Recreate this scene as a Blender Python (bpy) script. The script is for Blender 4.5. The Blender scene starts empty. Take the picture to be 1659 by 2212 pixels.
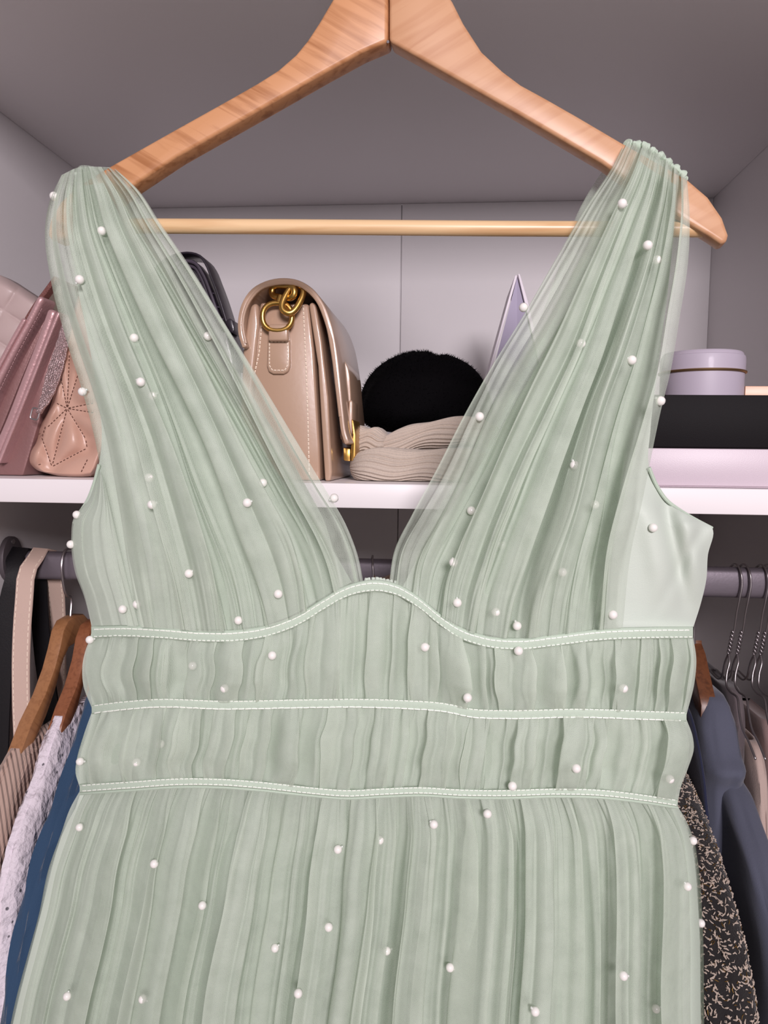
import bpy, bmesh, math, random
import numpy as np
from mathutils import Vector, Matrix
from mathutils.bvhtree import BVHTree

random.seed(7)
SC = bpy.context.scene
COL = SC.collection

# ------------------------------------------------------------------ camera
FPX = 1598.0
CAM = Vector((0.0, 0.0, 1.6))
YAW, PITCH, ROLL = math.radians(4.9), math.radians(4.6), math.radians(0.62)
RM = (Matrix.Rotation(YAW, 3, 'Z') @ Matrix.Rotation(math.pi / 2 - PITCH, 3, 'X')
      @ Matrix.Rotation(ROLL, 3, 'Z'))
cam_data = bpy.data.cameras.new('camera')
cam_data.sensor_fit = 'VERTICAL'
cam_data.sensor_height = 36.0
cam_data.sensor_width = 27.0
cam_data.lens = FPX / 2212.0 * 36.0
cam_data.clip_start = 0.02
cam = bpy.data.objects.new('camera', cam_data)
cam.matrix_world = Matrix.Translation(CAM) @ RM.to_4x4()
COL.objects.link(cam)
SC.camera = cam

# ------------------------------------------------------------------ light
world = bpy.data.worlds.new('room_light')
SC.world = world
world.use_nodes = True
bgn = world.node_tree.nodes['Background']
bgn.inputs[0].default_value = (1.0, 0.915, 0.955, 1)
bgn.inputs[1].default_value = 0.25


def area_light(name, loc, target, size, power, color):
    l = bpy.data.lights.new(name, 'AREA')
    l.shape = 'RECTANGLE'
    l.size, l.size_y = size
    l.energy = power
    l.color = color
    o = bpy.data.objects.new(name, l)
    o.location = loc
    o.rotation_euler = (Vector(target) - Vector(loc)).to_track_quat('-Z', 'Y').to_euler()
    COL.objects.link(o)
    return o


area_light('room_lamp', (0.42, -1.5, 2.14), (0.0, 0.7, 1.55), (0.5, 0.4), 45.0, (1.0, 0.915, 0.96))

SC.view_settings.view_transform = 'Standard'
SC.view_settings.look = 'None'
SC.view_settings.exposure = 0.06
SC.view_settings.gamma = 1.0
SC.view_settings.use_curve_mapping = False
SC.cycles.transparent_max_bounces = 36
SC.cycles.max_bounces = 7


# ------------------------------------------------------------------ geometry from the camera model
def ray(px, py):
    return RM @ Vector(((px - 829.5) / FPX, -(py - 1106.0) / FPX, -1.0))


def P(px, py, Y):
    """point at depth Y (metres into the wardrobe) seen at a pixel"""
    d = ray(px, py)
    return CAM + d * ((Y - CAM.y) / d.y)


def PX(px, py, X):
    d = ray(px, py)
    return CAM + d * ((X - CAM.x) / d.x)


RMN = np.array(RM)


def PN(px, py, Y):
    """vectorised P: arrays -> (...,3)"""
    px, py, Y = np.broadcast_arrays(px, py, Y)
    d = np.stack([(px - 829.5) / FPX, -(py - 1106.0) / FPX, -np.ones(px.shape)], -1) @ RMN.T
    t = Y / d[..., 1]
    return np.array(CAM) + d * t[..., None]


def curve(pts, t):
    """smooth (Catmull-Rom by arc length) interpolation of 2D/3D points, t array in 0..1"""
    p = np.array(pts, float)
    seg = np.linalg.norm(np.diff(p, axis=0), axis=1)
    k = np.concatenate([[0], np.cumsum(seg)]) / seg.sum()
    t = np.clip(np.asarray(t, float), 0, 1)
    i = np.clip(np.searchsorted(k, t, side='right') - 1, 0, len(p) - 2)
    h = (k[i + 1] - k[i])
    f = (t - k[i]) / h
    m = np.gradient(p, k, axis=0)
    f = f[..., None]
    h = h[..., None]
    return ((2 * f**3 - 3 * f**2 + 1) * p[i] + (f**3 - 2 * f**2 + f) * h * m[i]
            + (-2 * f**3 + 3 * f**2) * p[i + 1] + (f**3 - f**2) * h * m[i + 1])


# ------------------------------------------------------------------ mesh helpers
class MB:
    def __init__(self):
        self.v = []
        self.f = []

    def add(self, vs, fs):
        o = len(self.v)
        self.v += [tuple(x) for x in vs]
        self.f += [tuple(i + o for i in f) for f in fs]

    def box(self, lo, hi):
        x0, y0, z0 = lo
        x1, y1, z1 = hi
        self.add([(x0, y0, z0), (x1, y0, z0), (x1, y1, z0), (x0, y1, z0),
                  (x0, y0, z1), (x1, y0, z1), (x1, y1, z1), (x0, y1, z1)],
                 [(0, 3, 2, 1), (4, 5, 6, 7), (0, 1, 5, 4), (1, 2, 6, 5), (2, 3, 7, 6), (3, 0, 4, 7)])

    def tube(self, path, r, n=10, closed=False, flat=None):
        """tube along 3D path; r scalar or list; flat=(axis vector, factor) squashes"""
        pts = [Vector(p) for p in path]
        m = len(pts)
        rs = r if isinstance(r, (list, tuple)) else [r] * m
        prev = None
        rings = []
        for i, p in enumerate(pts):
            a = pts[(i - 1) % m] if (closed or i > 0) else p
            b = pts[(i + 1) % m] if (closed or i < m - 1) else p
            t = (b - a)
            if t.length < 1e-9:
                t = Vector((0, 0, 1))
            t.normalize()
            if prev is None:
                up = Vector((0, 0, 1)) if abs(t.z) < .9 else Vector((1, 0, 0))
                n1 = t.cross(up).normalized()
            else:
                n1 = (prev - t * prev.dot(t))
                n1 = n1.normalized() if n1.length > 1e-6 else t.orthogonal().normalized()
            prev = n1
            n2 = t.cross(n1)
            rings.append([p + (n1 * math.cos(2 * math.pi * k / n) + n2 * math.sin(2 * math.pi * k / n)) * rs[i]
                          for k in range(n)])
        vs = [v for ring in rings for v in ring]
        fs = []
        for i in range(m if closed else m - 1):
            j = (i + 1) % m
            for k in range(n):
                k2 = (k + 1) % n
                fs.append((i * n + k, i * n + k2, j * n + k2, j * n + k))
        if not closed:
            fs.append(tuple(range(n))[::-1])
            fs.append(tuple((m - 1) * n + k for k in range(n)))
        self.add(vs, fs)

    def ribbon(self, path, width, thick, taper=None):
        """strap: path of points, width vector(s), thickness"""
        pts = [Vector(p) for p in path]
        m = len(pts)
        vs, fs = [], []
        for i, p in enumerate(pts):
            t = (pts[min(i + 1, m - 1)] - pts[max(i - 1, 0)]).normalized()
            w = Vector(width[i] if isinstance(width, list) else width)
            w = w - t * w.dot(t)
            nrm = t.cross(w.normalized()) * thick * .5
            h = w * .5
            e = h * .94
            vs += [p - h, p - e - nrm, p + e - nrm, p + h, p + e + nrm, p - e + nrm]
        for i in range(m - 1):
            for k in range(6):
                k2 = (k + 1) % 6
                fs.append((i * 6 + k, i * 6 + k2, i * 6 + 6 + k2, i * 6 + 6 + k))
        fs.append((5, 4, 3, 2, 1, 0))
        fs.append(tuple((m - 1) * 6 + k for k in range(6)))
        self.add(vs, fs)

    def prism(self, poly_a, poly_b):
        """closed solid between two matching 3D polygons"""
        n = len(poly_a)
        vs = list(poly_a) + list(poly_b)
        fs = [tuple(range(n))[::-1], tuple(range(n, 2 * n))]
        for k in range(n):
            k2 = (k + 1) % n
            fs.append((k, k2, n + k2, n + k))
        self.add(vs, fs)

    def grid(self, arr, closed_u=False):
        a = np.asarray(arr)
        r, c = a.shape[:2]
        idx = np.arange(r * c).reshape(r, c)
        if closed_u:
            nx = np.roll(idx, -1, 1)
            q = np.stack([idx[:-1], nx[:-1], nx[1:], idx[1:]], -1).reshape(-1, 4)
        else:
            q = np.stack([idx[:-1, :-1], idx[:-1, 1:], idx[1:, 1:], idx[1:, :-1]], -1).reshape(-1, 4)
        self.add(a.reshape(-1, 3).tolist(), q.tolist())

    def mesh(self, name, smooth=True, bevel=0, seg=2, sharp=None):
        me = bpy.data.meshes.new(name)
        me.from_pydata(self.v, [], self.f)
        bm = bmesh.new()
        bm.from_mesh(me)
        bmesh.ops.recalc_face_normals(bm, faces=bm.faces)
        if bevel:
            es = [e for e in bm.edges if len(e.link_faces) == 2 and e.calc_face_angle(0) > math.radians(sharp or 35)]
            bmesh.ops.bevel(bm, geom=es, offset=bevel, segments=seg, profile=.5, affect='EDGES', clamp_overlap=True)
        bm.to_mesh(me)
        bm.free()
        if smooth:
            me.polygons.foreach_set('use_smooth', [True] * len(me.polygons))
            if smooth != 'all':
                me.set_sharp_from_angle(angle=math.radians(78 if smooth == 'soft' else 40))
        return me

    def build(self, name, mat, parent=None, smooth=True, bevel=0, seg=2, sharp=None):
        o = bpy.data.objects.new(name, self.mesh(name, smooth, bevel, seg, sharp))
        return finish(o, mat, parent)


def finish(o, mat, parent=None):
    COL.objects.link(o)
    if mat is not None:
        o.data.materials.append(mat)
    if parent is not None:
        o.parent = parent
        o.matrix_parent_inverse = Matrix.Translation(-parent_world(parent))
    return o


def parent_world(o):
    p = Vector(o.location)
    return p


def grid_obj(name, arr, mat, parent=None):
    """fast numpy grid surface"""
    a = np.asarray(arr, float)
    r, c = a.shape[:2]
    me = bpy.data.meshes.new(name)
    idx = np.arange(r * c).reshape(r, c)
    q = np.stack([idx[:-1, :-1], idx[:-1, 1:], idx[1:, 1:], idx[1:, :-1]], -1).reshape(-1, 4)
    me.from_pydata(a.reshape(-1, 3).tolist(), [], q.tolist())
    uv = me.uv_layers.new(name='uv')
    uu, vv = np.meshgrid(np.linspace(0, 1, c), np.linspace(0, 1, r))
    flat = np.stack([uu, vv], -1).reshape(-1, 2)[q.reshape(-1)]
    uv.data.foreach_set('uv', flat.reshape(-1))
    me.polygons.foreach_set('use_smooth', [True] * len(me.polygons))
    o = bpy.data.objects.new(name, me)
    return finish(o, mat, parent)


def thing(name, label, cat, loc, group=None):
    o = bpy.data.objects.new(name, None)
    o.empty_display_size = .02
    o.location = loc
    COL.objects.link(o)
    tag(o, label, cat, group)
    return o


def tag(o, label, cat, group=None):
    o['label'] = label
    o['category'] = cat
    if group:
        o['group'] = group
    return o


def struct(o):
    o['kind'] = 'structure'
    return o


# ------------------------------------------------------------------ materials
def lin(c):
    return tuple((x / 255 / 12.92) if x / 255 <= .04045 else ((x / 255 + .055) / 1.055) ** 2.4 for x in c)


def mat(name, rgb, rough=.6, metal=0, bump=None, var=None, spec=.5, sheen=0, coat=0, subs=0):
    """bump=(scale,strength,detail) noise relief; var=(scale,amount) colour variation"""
    m = bpy.data.materials.new(name)
    m.use_nodes = True
    nt = m.node_tree
    b = nt.nodes['Principled BSDF']
    c = lin(rgb)
    b.inputs['Base Color'].default_value = (*c, 1)
    b.inputs['Roughness'].default_value = rough
    b.inputs['Metallic'].default_value = metal
    b.inputs['Specular IOR Level'].default_value = spec
    b.inputs['Sheen Weight'].default_value = sheen
    b.inputs['Coat Weight'].default_value = coat
    tc = nt.nodes.new('ShaderNodeTexCoord')
    if var:
        n = nt.nodes.new('ShaderNodeTexNoise')
        n.inputs['Scale'].default_value = var[0]
        n.inputs['Detail'].default_value = 4
        nt.links.new(tc.outputs['Object'], n.inputs['Vector'])
        mx = nt.nodes.new('ShaderNodeMix')
        mx.data_type = 'RGBA'
        mx.inputs[6].default_value = (*[x * (1 - var[1]) for x in c], 1)
        mx.inputs[7].default_value = (*[min(1, x * (1 + var[1])) for x in c], 1)
        nt.links.new(n.outputs['Fac'], mx.inputs[0])
        nt.links.new(mx.outputs[2], b.inputs['Base Color'])
    if bump:
        n = nt.nodes.new('ShaderNodeTexNoise')
        n.inputs['Scale'].default_value = bump[0]
        n.inputs['Detail'].default_value = bump[2] if len(bump) > 2 else 3
        nt.links.new(tc.outputs['Object'], n.inputs['Vector'])
        bp = nt.nodes.new('ShaderNodeBump')
        bp.inputs['Strength'].default_value = bump[1]
        bp.inputs['Distance'].default_value = .001
        nt.links.new(n.outputs['Fac'], bp.inputs['Height'])
        nt.links.new(bp.outputs['Normal'], b.inputs['Normal'])
    return m


def wood_mat(name, dark, light, angle, axis='Y', rough=.42, scale=1.0):
    m = bpy.data.materials.new(name)
    m.use_nodes = True
    nt = m.node_tree
    b = nt.nodes['Principled BSDF']
    tc = nt.nodes.new('ShaderNodeTexCoord')
    rot = nt.nodes.new('ShaderNodeMapping')
    rot.inputs['Rotation'].default_value = (0, angle, 0) if axis == 'Y' else (angle, 0, 0)
    nt.links.new(tc.outputs['Object'], rot.inputs['Vector'])
    mp = nt.nodes.new('ShaderNodeMapping')
    mp.inputs['Scale'].default_value = (9 * scale, 120 * scale, 120 * scale) if axis == 'Y' else (120 * scale, 9 * scale, 120 * scale)
    nt.links.new(rot.outputs['Vector'], mp.inputs['Vector'])
    n = nt.nodes.new('ShaderNodeTexNoise')
    n.inputs['Scale'].default_value = 1.0
    n.inputs['Detail'].default_value = 5
    n.inputs['Distortion'].default_value = .6
    nt.links.new(mp.outputs['Vector'], n.inputs['Vector'])
    r = nt.nodes.new('ShaderNodeValToRGB')
    r.color_ramp.elements[0].position = .30
    r.color_ramp.elements[1].position = .55
    r.color_ramp.elements[0].color = (*lin(dark), 1)
    r.color_ramp.elements[1].color = (*lin(light), 1)
    nt.links.new(n.outputs['Fac'], r.inputs['Fac'])
    nt.links.new(r.outputs['Color'], b.inputs['Base Color'])
    b.inputs['Roughness'].default_value = rough
    b.inputs['Coat Weight'].default_value = .15
    b.inputs['Coat Roughness'].default_value = .3
    return m


def tulle_mat(name, rgb, alpha):
    """fine net: partly see-through, scatters light both ways"""
    m = bpy.data.materials.new(name)
    m.use_nodes = True
    nt = m.node_tree
    nt.nodes.remove(nt.nodes['Principled BSDF'])
    out = nt.nodes['Material Output']
    c = lin(rgb)
    df = nt.nodes.new('ShaderNodeBsdfDiffuse')
    df.inputs['Color'].default_value = (*c, 1)
    tr = nt.nodes.new('ShaderNodeBsdfTranslucent')
    tr.inputs['Color'].default_value = (*c, 1)
    sc = nt.nodes.new('ShaderNodeMixShader')
    sc.inputs[0].default_value = .22
    shn = nt.nodes.new('ShaderNodeBsdfSheen')
    shn.inputs['Color'].default_value = (.14, .16, .14, 1)
    shn.inputs['Roughness'].default_value = .35
    ads = nt.nodes.new('ShaderNodeAddShader')
    nt.links.new(df.outputs[0], ads.inputs[0])
    nt.links.new(shn.outputs[0], ads.inputs[1])
    nt.links.new(ads.outputs[0], sc.inputs[1])
    nt.links.new(tr.outputs[0], sc.inputs[2])
    tp = nt.nodes.new('ShaderNodeBsdfTransparent')
    mx = nt.nodes.new('ShaderNodeMixShader')
    nt.links.new(tp.outputs[0], mx.inputs[1])
    nt.links.new(sc.outputs[0], mx.inputs[2])
    # uneven density of the net: soft mottling plus the mesh itself
    tc = nt.nodes.new('ShaderNodeTexCoord')
    n = nt.nodes.new('ShaderNodeTexNoise')
    n.inputs['Scale'].default_value = 55
    n.inputs['Detail'].default_value = 3
    nt.links.new(tc.outputs['Object'], n.inputs['Vector'])
    v = nt.nodes.new('ShaderNodeTexVoronoi')
    v.feature = 'DISTANCE_TO_EDGE'
    v.inputs['Scale'].default_value = 1150
    v.inputs['Randomness'].default_value = .7
    v.voronoi_dimensions = '2D'
    sx = nt.nodes.new('ShaderNodeSeparateXYZ')
    cx = nt.nodes.new('ShaderNodeCombineXYZ')
    nt.links.new(tc.outputs['Object'], sx.inputs[0])
    nt.links.new(sx.outputs['X'], cx.inputs['X'])
    nt.links.new(sx.outputs['Z'], cx.inputs['Y'])
    nt.links.new(cx.outputs[0], v.inputs['Vector'])
    a1 = nt.nodes.new('ShaderNodeMapRange')
    a1.inputs['From Min'].default_value = .3
    a1.inputs['From Max'].default_value = .7
    a1.inputs['To Min'].default_value = alpha - .10
    a1.inputs['To Max'].default_value = alpha + .10
    nt.links.new(n.outputs['Fac'], a1.inputs['Value'])
    a2 = nt.nodes.new('ShaderNodeMapRange')
    a2.inputs['From Min'].default_value = 0
    a2.inputs['From Max'].default_value = .35
    a2.inputs['To Min'].default_value = .11
    a2.inputs['To Max'].default_value = -.07
    nt.links.new(v.outputs['Distance'], a2.inputs['Value'])
    ad = nt.nodes.new('ShaderNodeMath')
    ad.operation = 'ADD'
    nt.links.new(a1.outputs[0], ad.inputs[0])
    nt.links.new(a2.outputs[0], ad.inputs[1])
    nt.links.new(ad.outputs[0], mx.inputs[0])
    nt.links.new(mx.outputs[0], out.inputs['Surface'])
    return m


M = {}
M['board'] = mat('white_melamine', (216, 212, 213), .45, bump=(900, .06))
M['board_dark'] = mat('board_edge', (236, 230, 231), .35)
M['floor'] = mat('floor_laminate', (196, 180, 166), .5, var=(6, .15))
M['steel'] = mat('brushed_steel', (122, 114, 122), .45, .5, bump=(300, .1))
M['wire'] = mat('hanger_wire', (165, 158, 160), .35, .9)
M['bracket'] = mat('grey_bracket', (95, 88, 92), .5, .4)
M['tulle'] = tulle_mat('sage_tulle', (215, 225, 211), .52)
M['tulle_in'] = tulle_mat('sage_tulle_inner', (212, 225, 209), .42)
M['tulle_skirt'] = tulle_mat('sage_tulle_skirt', (217, 227, 213), .46)
M['lining'] = mat('sage_satin', (193, 202, 191), .55, bump=(1400, .12), var=(18, .05), sheen=.15)
M['band'] = mat('sage_binding', (184, 199, 182), .75, bump=(1500, .3), var=(60, .05))
M['thread'] = mat('pale_thread', (246, 250, 240), .6)
M['pearl'] = mat('pearl', (242, 239, 234), .2, 0, coat=1.0, spec=.7)
M['bead'] = mat('clear_bead', (215, 220, 212), .1, .2)
M['wood_l'] = wood_mat('beech_left_arm', (164, 108, 67), (202, 146, 103), math.radians(-30), scale=1.6)
M['wood_r'] = wood_mat('beech_right_arm', (186, 134, 97), (200, 152, 115), math.radians(30), scale=1.2)
M['wood_bar'] = wood_mat('beech_bar', (206, 162, 116), (228, 194, 150), 0, rough=.35)
M['wood_rack'] = wood_mat('oiled_wood', (150, 102, 66), (168, 118, 78), math.radians(40), axis='X', scale=2)
M['wood_walnut'] = wood_mat('walnut_stain', (84, 48, 28), (108, 64, 38), math.radians(40), axis='X', scale=2)
M['wood_dark'] = wood_mat('stained_wood', (128, 76, 48), (148, 92, 60), math.radians(40), axis='X', scale=2)

# ------------------------------------------------------------------ the wardrobe itself
YB, YF = 1.12, 0.54                 # back panel, shelf front
XL = P(274, 449, YB).x
XR = P(1534, 600, YB).x
YROD = 0.79
Z_TOP = P(868, 440, YB).z           # underside of the top board
Z_SH1 = P(829, 1045, YF).z          # shelf top at its front edge
Z_SH0 = P(829, 1099, YF).z
Z_ROD = P(829, 1239, YROD).z
seam_x = P(866, 600, YB).x


def board(name, lo, hi, m, kind=True, parent=None, bevel=.001):
    b = MB()
    b.box(lo, hi)
    o = b.build(name, m, parent, bevel=bevel)
    if kind:
        struct(o)
    return o


board('wall_left', (XL - .018, YF - .03, .0), (XL, YB + .004, Z_TOP + .018), M['board'])
board('wall_right', (XR, YF - .03, .0), (XR + .018, YB + .004, Z_TOP + .018), M['board'])
board('ceiling', (XL, YF - .03, Z_TOP), (XR, YB + .004, Z_TOP + .018), M['board'])
wb = board('wall_back', (XL, YB + .0045, .0), (XR, YB + .012, Z_TOP), M['board'])
g = .0007
board('back_panel', (XL, YB, .0), (seam_x - g, YB + .004, Z_TOP), M['board'], False, wb, .0008)
board('back_panel', (seam_x + g, YB, .0), (XR, YB + .004, Z_TOP), M['board'], False, wb, .0008)
board('floor', (-2.2, -2.4, -.02), (2.2, 1.4, 0.0), M['floor'])
sh = board('shelf_board', (XL, YF, Z_SH0), (XR, YB, Z_SH1), M['board_dark'], False)
tag(sh, 'white wardrobe shelf carrying the handbags, hat and boxes', 'shelf')

rail = thing('clothes_rail', 'grey metal clothes rail under the white shelf', 'rail', (0, YROD, Z_ROD))
n = 28
ring = [(0.0085 * math.cos(a) * (1 if abs(math.cos(a)) < .8 else .92), .016 * math.copysign(abs(math.sin(a)) ** .6, math.sin(a)))
        for a in [2 * math.pi * k / n for k in range(n)]]
b = MB()
b.prism([(XL + .004, YROD + y, Z_ROD + z) for y, z in ring], [(XR - .004, YROD + y, Z_ROD + z) for y, z in ring])
b.build('tube', M['steel'], rail)
for x0, x1 in ((XL, XL + .006), (XR - .006, XR)):
    b = MB()
    pl = [(.020 * math.cos(a), .006 + .026 * math.sin(a) if math.sin(a) > 0 else .004 + .024 * math.sin(a))
          for a in [2 * math.pi * k / 24 for k in range(24)]]
    b.prism([(x0, YROD + y, Z_ROD + z) for y, z in pl], [(x1, YROD + y, Z_ROD + z) for y, z in pl])
    br = b.build('end_bracket', M['bracket'], rail, bevel=.001)
    s = MB()
    s.tube([((x0 + x1) / 2 - .004, YROD, Z_ROD + .026), ((x0 + x1) / 2 + .004, YROD, Z_ROD + .026)], .003, 10)
    s.build('screw', M['wire'], br)

# ------------------------------------------------------------------ the hanger that carries the dress
HY = 0.472
HT = 0.015
hz = P(838, -70, HY)
hanger = thing('dress_hanger', 'pale wooden dress hanger with trouser bar holding the sage dress', 'hanger',
               P(838, 490, HY + HT / 2))


def arm(name, pts, m, skew):
    b = MB()
    fr = [P(x, y, HY) for x, y in pts]
    b.prism(fr, [p + Vector((skew, HT, 0)) for p in fr])
    return b.build(name, m, hanger, bevel=.0022, seg=3, sharp=50)


lp = [(837, 88), (837, -80), (775, -80), (742, -40), (715, 2), (690, 45), (664, 85), (638, 117), (600, 150), (556, 178),
      (500, 210), (380, 277), (240, 356), (170, 398), (128, 436), (106, 478), (101, 508), (112, 521), (140, 512),
      (205, 462), (285, 401), (380, 338), (560, 236), (700, 156), (780, 112)]
rp = [(840, 88), (900, 121), (1000, 178), (1120, 246), (1300, 352), (1400, 425), (1490, 485), (1535, 511), (1557, 526),
      (1570, 524), (1574, 507), (1561, 470), (1530, 425), (1487, 388), (1420, 350), (1340, 305), (1250, 252), (1180, 212),
      (1125, 182), (1085, 152), (1040, 110), (1000, 48), (976, 0), (945, -40), (912, -80), (840, -80)]
arm('arm', lp, M['wood_l'], .0018)
arm('arm', rp, M['wood_r'], .0018)
b = MB()
b.tube([P(118, 487, HY + .008), P(600, 490, HY + .008), P(1100, 494, HY + .008), P(1537, 496, HY + .008)], .0047, 16)
b.build('trouser_bar', M['wood_bar'], hanger)
b = MB()
h0 = P(838, -80, HY + HT / 2)
hk = [h0 + Vector((0, 0, -.004)), h0 + Vector((0, 0, .018))]
for k in range(13):
    a = math.radians(-90 + 20 * k)
    hk.append(h0 + Vector((.001 + .021 * math.cos(a), 0, .040 + .021 * math.sin(a))))
b.tube(hk, .0018, 8)
b.build('hook', M['wire'], hanger)
b = MB()
b.tube([P(818, 99, HY + .006), P(836, 90, HY + .006), P(838, 90, HY + .0015)], .0009, 6)
b.build('staple', M['wire'], hanger)

# ------------------------------------------------------------------ the dress
dress = thing('dress', 'sage green pearl-dotted tulle dress with deep V neckline on wooden hanger', 'dress',
              P(829, 2500, .47))
rng = np.random.default_rng(11)


def env(v, pts):
    x, y = zip(*pts)
    return np.interp(v, x, y)


def pleat(s, v, N, seed, alo, ahi, dep, e=1.0, de=1.0, wv=(.25, .9)):
    """folded cloth: returns sideways shift (fraction of width) and depth shift (metres)"""
    r = np.random.default_rng(seed)
    w = r.uniform(.35, 1.9, N)
    w /= w.sum()
    bd = np.concatenate([[0], np.cumsum(w)])
    i = np.clip(np.searchsorted(bd, s, side='right') - 1, 0, N - 1)
    t = (s - bd[i]) / w[i]
    a = r.uniform(alo, ahi, N)
    sg = np.where(r.random(N) < .5, -1, 1)
    k = r.uniform(*wv, N)
    ph = r.uniform(0, 6.28, N)
    f = 1 + .26 * np.sin(6.283 * k[i] * v + ph[i])
    du = w[i] * a[i] * f * np.sin(2 * np.pi * t) * e
    dy = sg[i] * dep * (w[i] * N) ** .5 * f * np.tanh(1.9 * np.sin(2 * np.pi * (t - .5))) * de
    return du, dy


def coons(T, B, L, R, u, v, p=1):
    Tu, Bu, Lv, Rv = curve(T, u), curve(B, u), curve(L, v), curve(R, v)
    u_, v_ = u[..., None], v[..., None]
    T0, T1, B0, B1 = (np.array(T[0], float), np.array(T[-1], float), np.array(B[0], float), np.array(B[-1], float))
    wl, wr = np.clip(1 - u_, 0, 2) ** p, np.clip(u_, 0, 2) ** p
    return ((1 - v_) * Tu + v_ * Bu + wl * (Lv - (1 - v_) * T0 - v_ * B0) + wr * (Rv - (1 - v_) * T1 - v_ * B1))


def cloth(name, m, T, B, L, R, depth, layers, nu, nv, drift=.006, seed=0, vpow=1.0, wv=(.25, .9), ep=1):
    """cloth surface spanned by four edge curves (pixels), folded by pleat systems"""
    S, V = np.meshgrid(np.linspace(0, 1, nu), np.linspace(0, 1, nv) ** vpow)
    du = np.zeros_like(S)
    dy = np.zeros_like(S)
    for (N, sd, alo, ahi, dep, e, de) in layers:
        a, c = pleat(S, V, N, sd, alo, ahi, dep, env(V, e), env(V, de), wv)
        du += a
        dy += c
    rr = np.random.default_rng(seed + 100)
    for q in range(4):
        fu, fv, p1, p2 = rr.uniform(1, 6), rr.uniform(.5, 2.5), *rr.uniform(0, 6.28, 2)
        du += drift * np.sin(fu * 6.283 * S + p1) * np.sin(fv * 6.283 * V + p2) * env(V, [(0, .2), (.3, 1), (.8, 1), (1, .2)])
    ed = np.clip(np.minimum(S, 1 - S) / .03, 0, 1)
    U = np.clip(S + du * (.25 + .75 * ed), -.012, 1.012)
    q = coons(T, B, L, R, U, V, ep)
    Y = depth(q[..., 0], q[..., 1], U, V) + dy
    return grid_obj(name, PN(q[..., 0], q[..., 1], Y), m, dress)


BASE = .456


def body_y(px, u):
    e = np.clip(np.abs(2 * u - 1), 0, 1)
    return BASE + .030 * e ** 5


band1 = [(197, 1352), (260, 1350), (350, 1354), (450, 1361), (520, 1359), (580, 1349), (640, 1327), (700, 1291), (740, 1268),
         (780, 1255), (815, 1252), (855, 1260), (900, 1285), (950, 1325), (990, 1352), (1040, 1370), (1120, 1378), (1200, 1370),
         (1300, 1358), (1400, 1354), (1497, 1353)]
band2 = [(198, 1523), (260, 1515), (340, 1509), (480, 1513), (650, 1510), (800, 1509), (880, 1512), (960, 1518), (1020, 1530),
         (1100, 1533), (1250, 1530), (1400, 1535), (1483, 1538)]
band3 = [(172, 1694), (230, 1690), (290, 1686), (380, 1680), (480, 1681), (560, 1687), (680, 1700), (740, 1705), (840, 1701),
         (900, 1699), (1000, 1704), (1100, 1705), (1200, 1702), (1300, 1705), (1380, 1714), (1464, 1727)]


def sub(pl, x0, x1, n=14, dy=0):
    x = np.linspace(x0, x1, n)
    return [(a, float(np.interp(a, [p[0] for p in pl], [p[1] for p in pl])) + dy) for a in x]


# ---- cups ---------------------------------------------------------
def strap_y(off, top_back):
    def f(px, py, u, v):
        wrap = np.clip(1 - v / .055, 0, 1)
        side = np.abs(2 * u - 1) ** 3
        bust = np.exp(-((v - .78) / .2) ** 2) * (1 - side)
        return BASE + off + top_back * wrap ** 2 + .008 * side * np.clip(v * 2, .3, 1) - .008 * bust
    return f


cups = []
LT = [(133, 378), (168, 362), (205, 360), (247, 362)]
LL = [(133, 378), (108, 432), (97, 490), (108, 600), (140, 725), (175, 835), (203, 940), (222, 1040), (250, 1180), (275, 1353)]
LR = [(247, 362), (300, 412), (345, 480), (400, 560), (500, 722), (600, 885), (700, 1052), (748, 1135), (773, 1200), (786, 1262)]
LB = sub(band1, 275, 786)
RT = [(1351, 305), (1390, 312), (1440, 345), (1484, 384)]
RL = [(1351, 305), (1322, 362), (1270, 440), (1200, 560), (1130, 682), (1062, 792), (1000, 902), (940, 1020), (890, 1112),
      (852, 1190), (840, 1262)]
RR = [(1484, 384), (1490, 470), (1487, 560), (1466, 700), (1449, 800), (1428, 885), (1407, 985), (1388, 1080), (1362, 1200), (1345, 1358)]
RB = sub(band1, 840, 1345)

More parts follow.
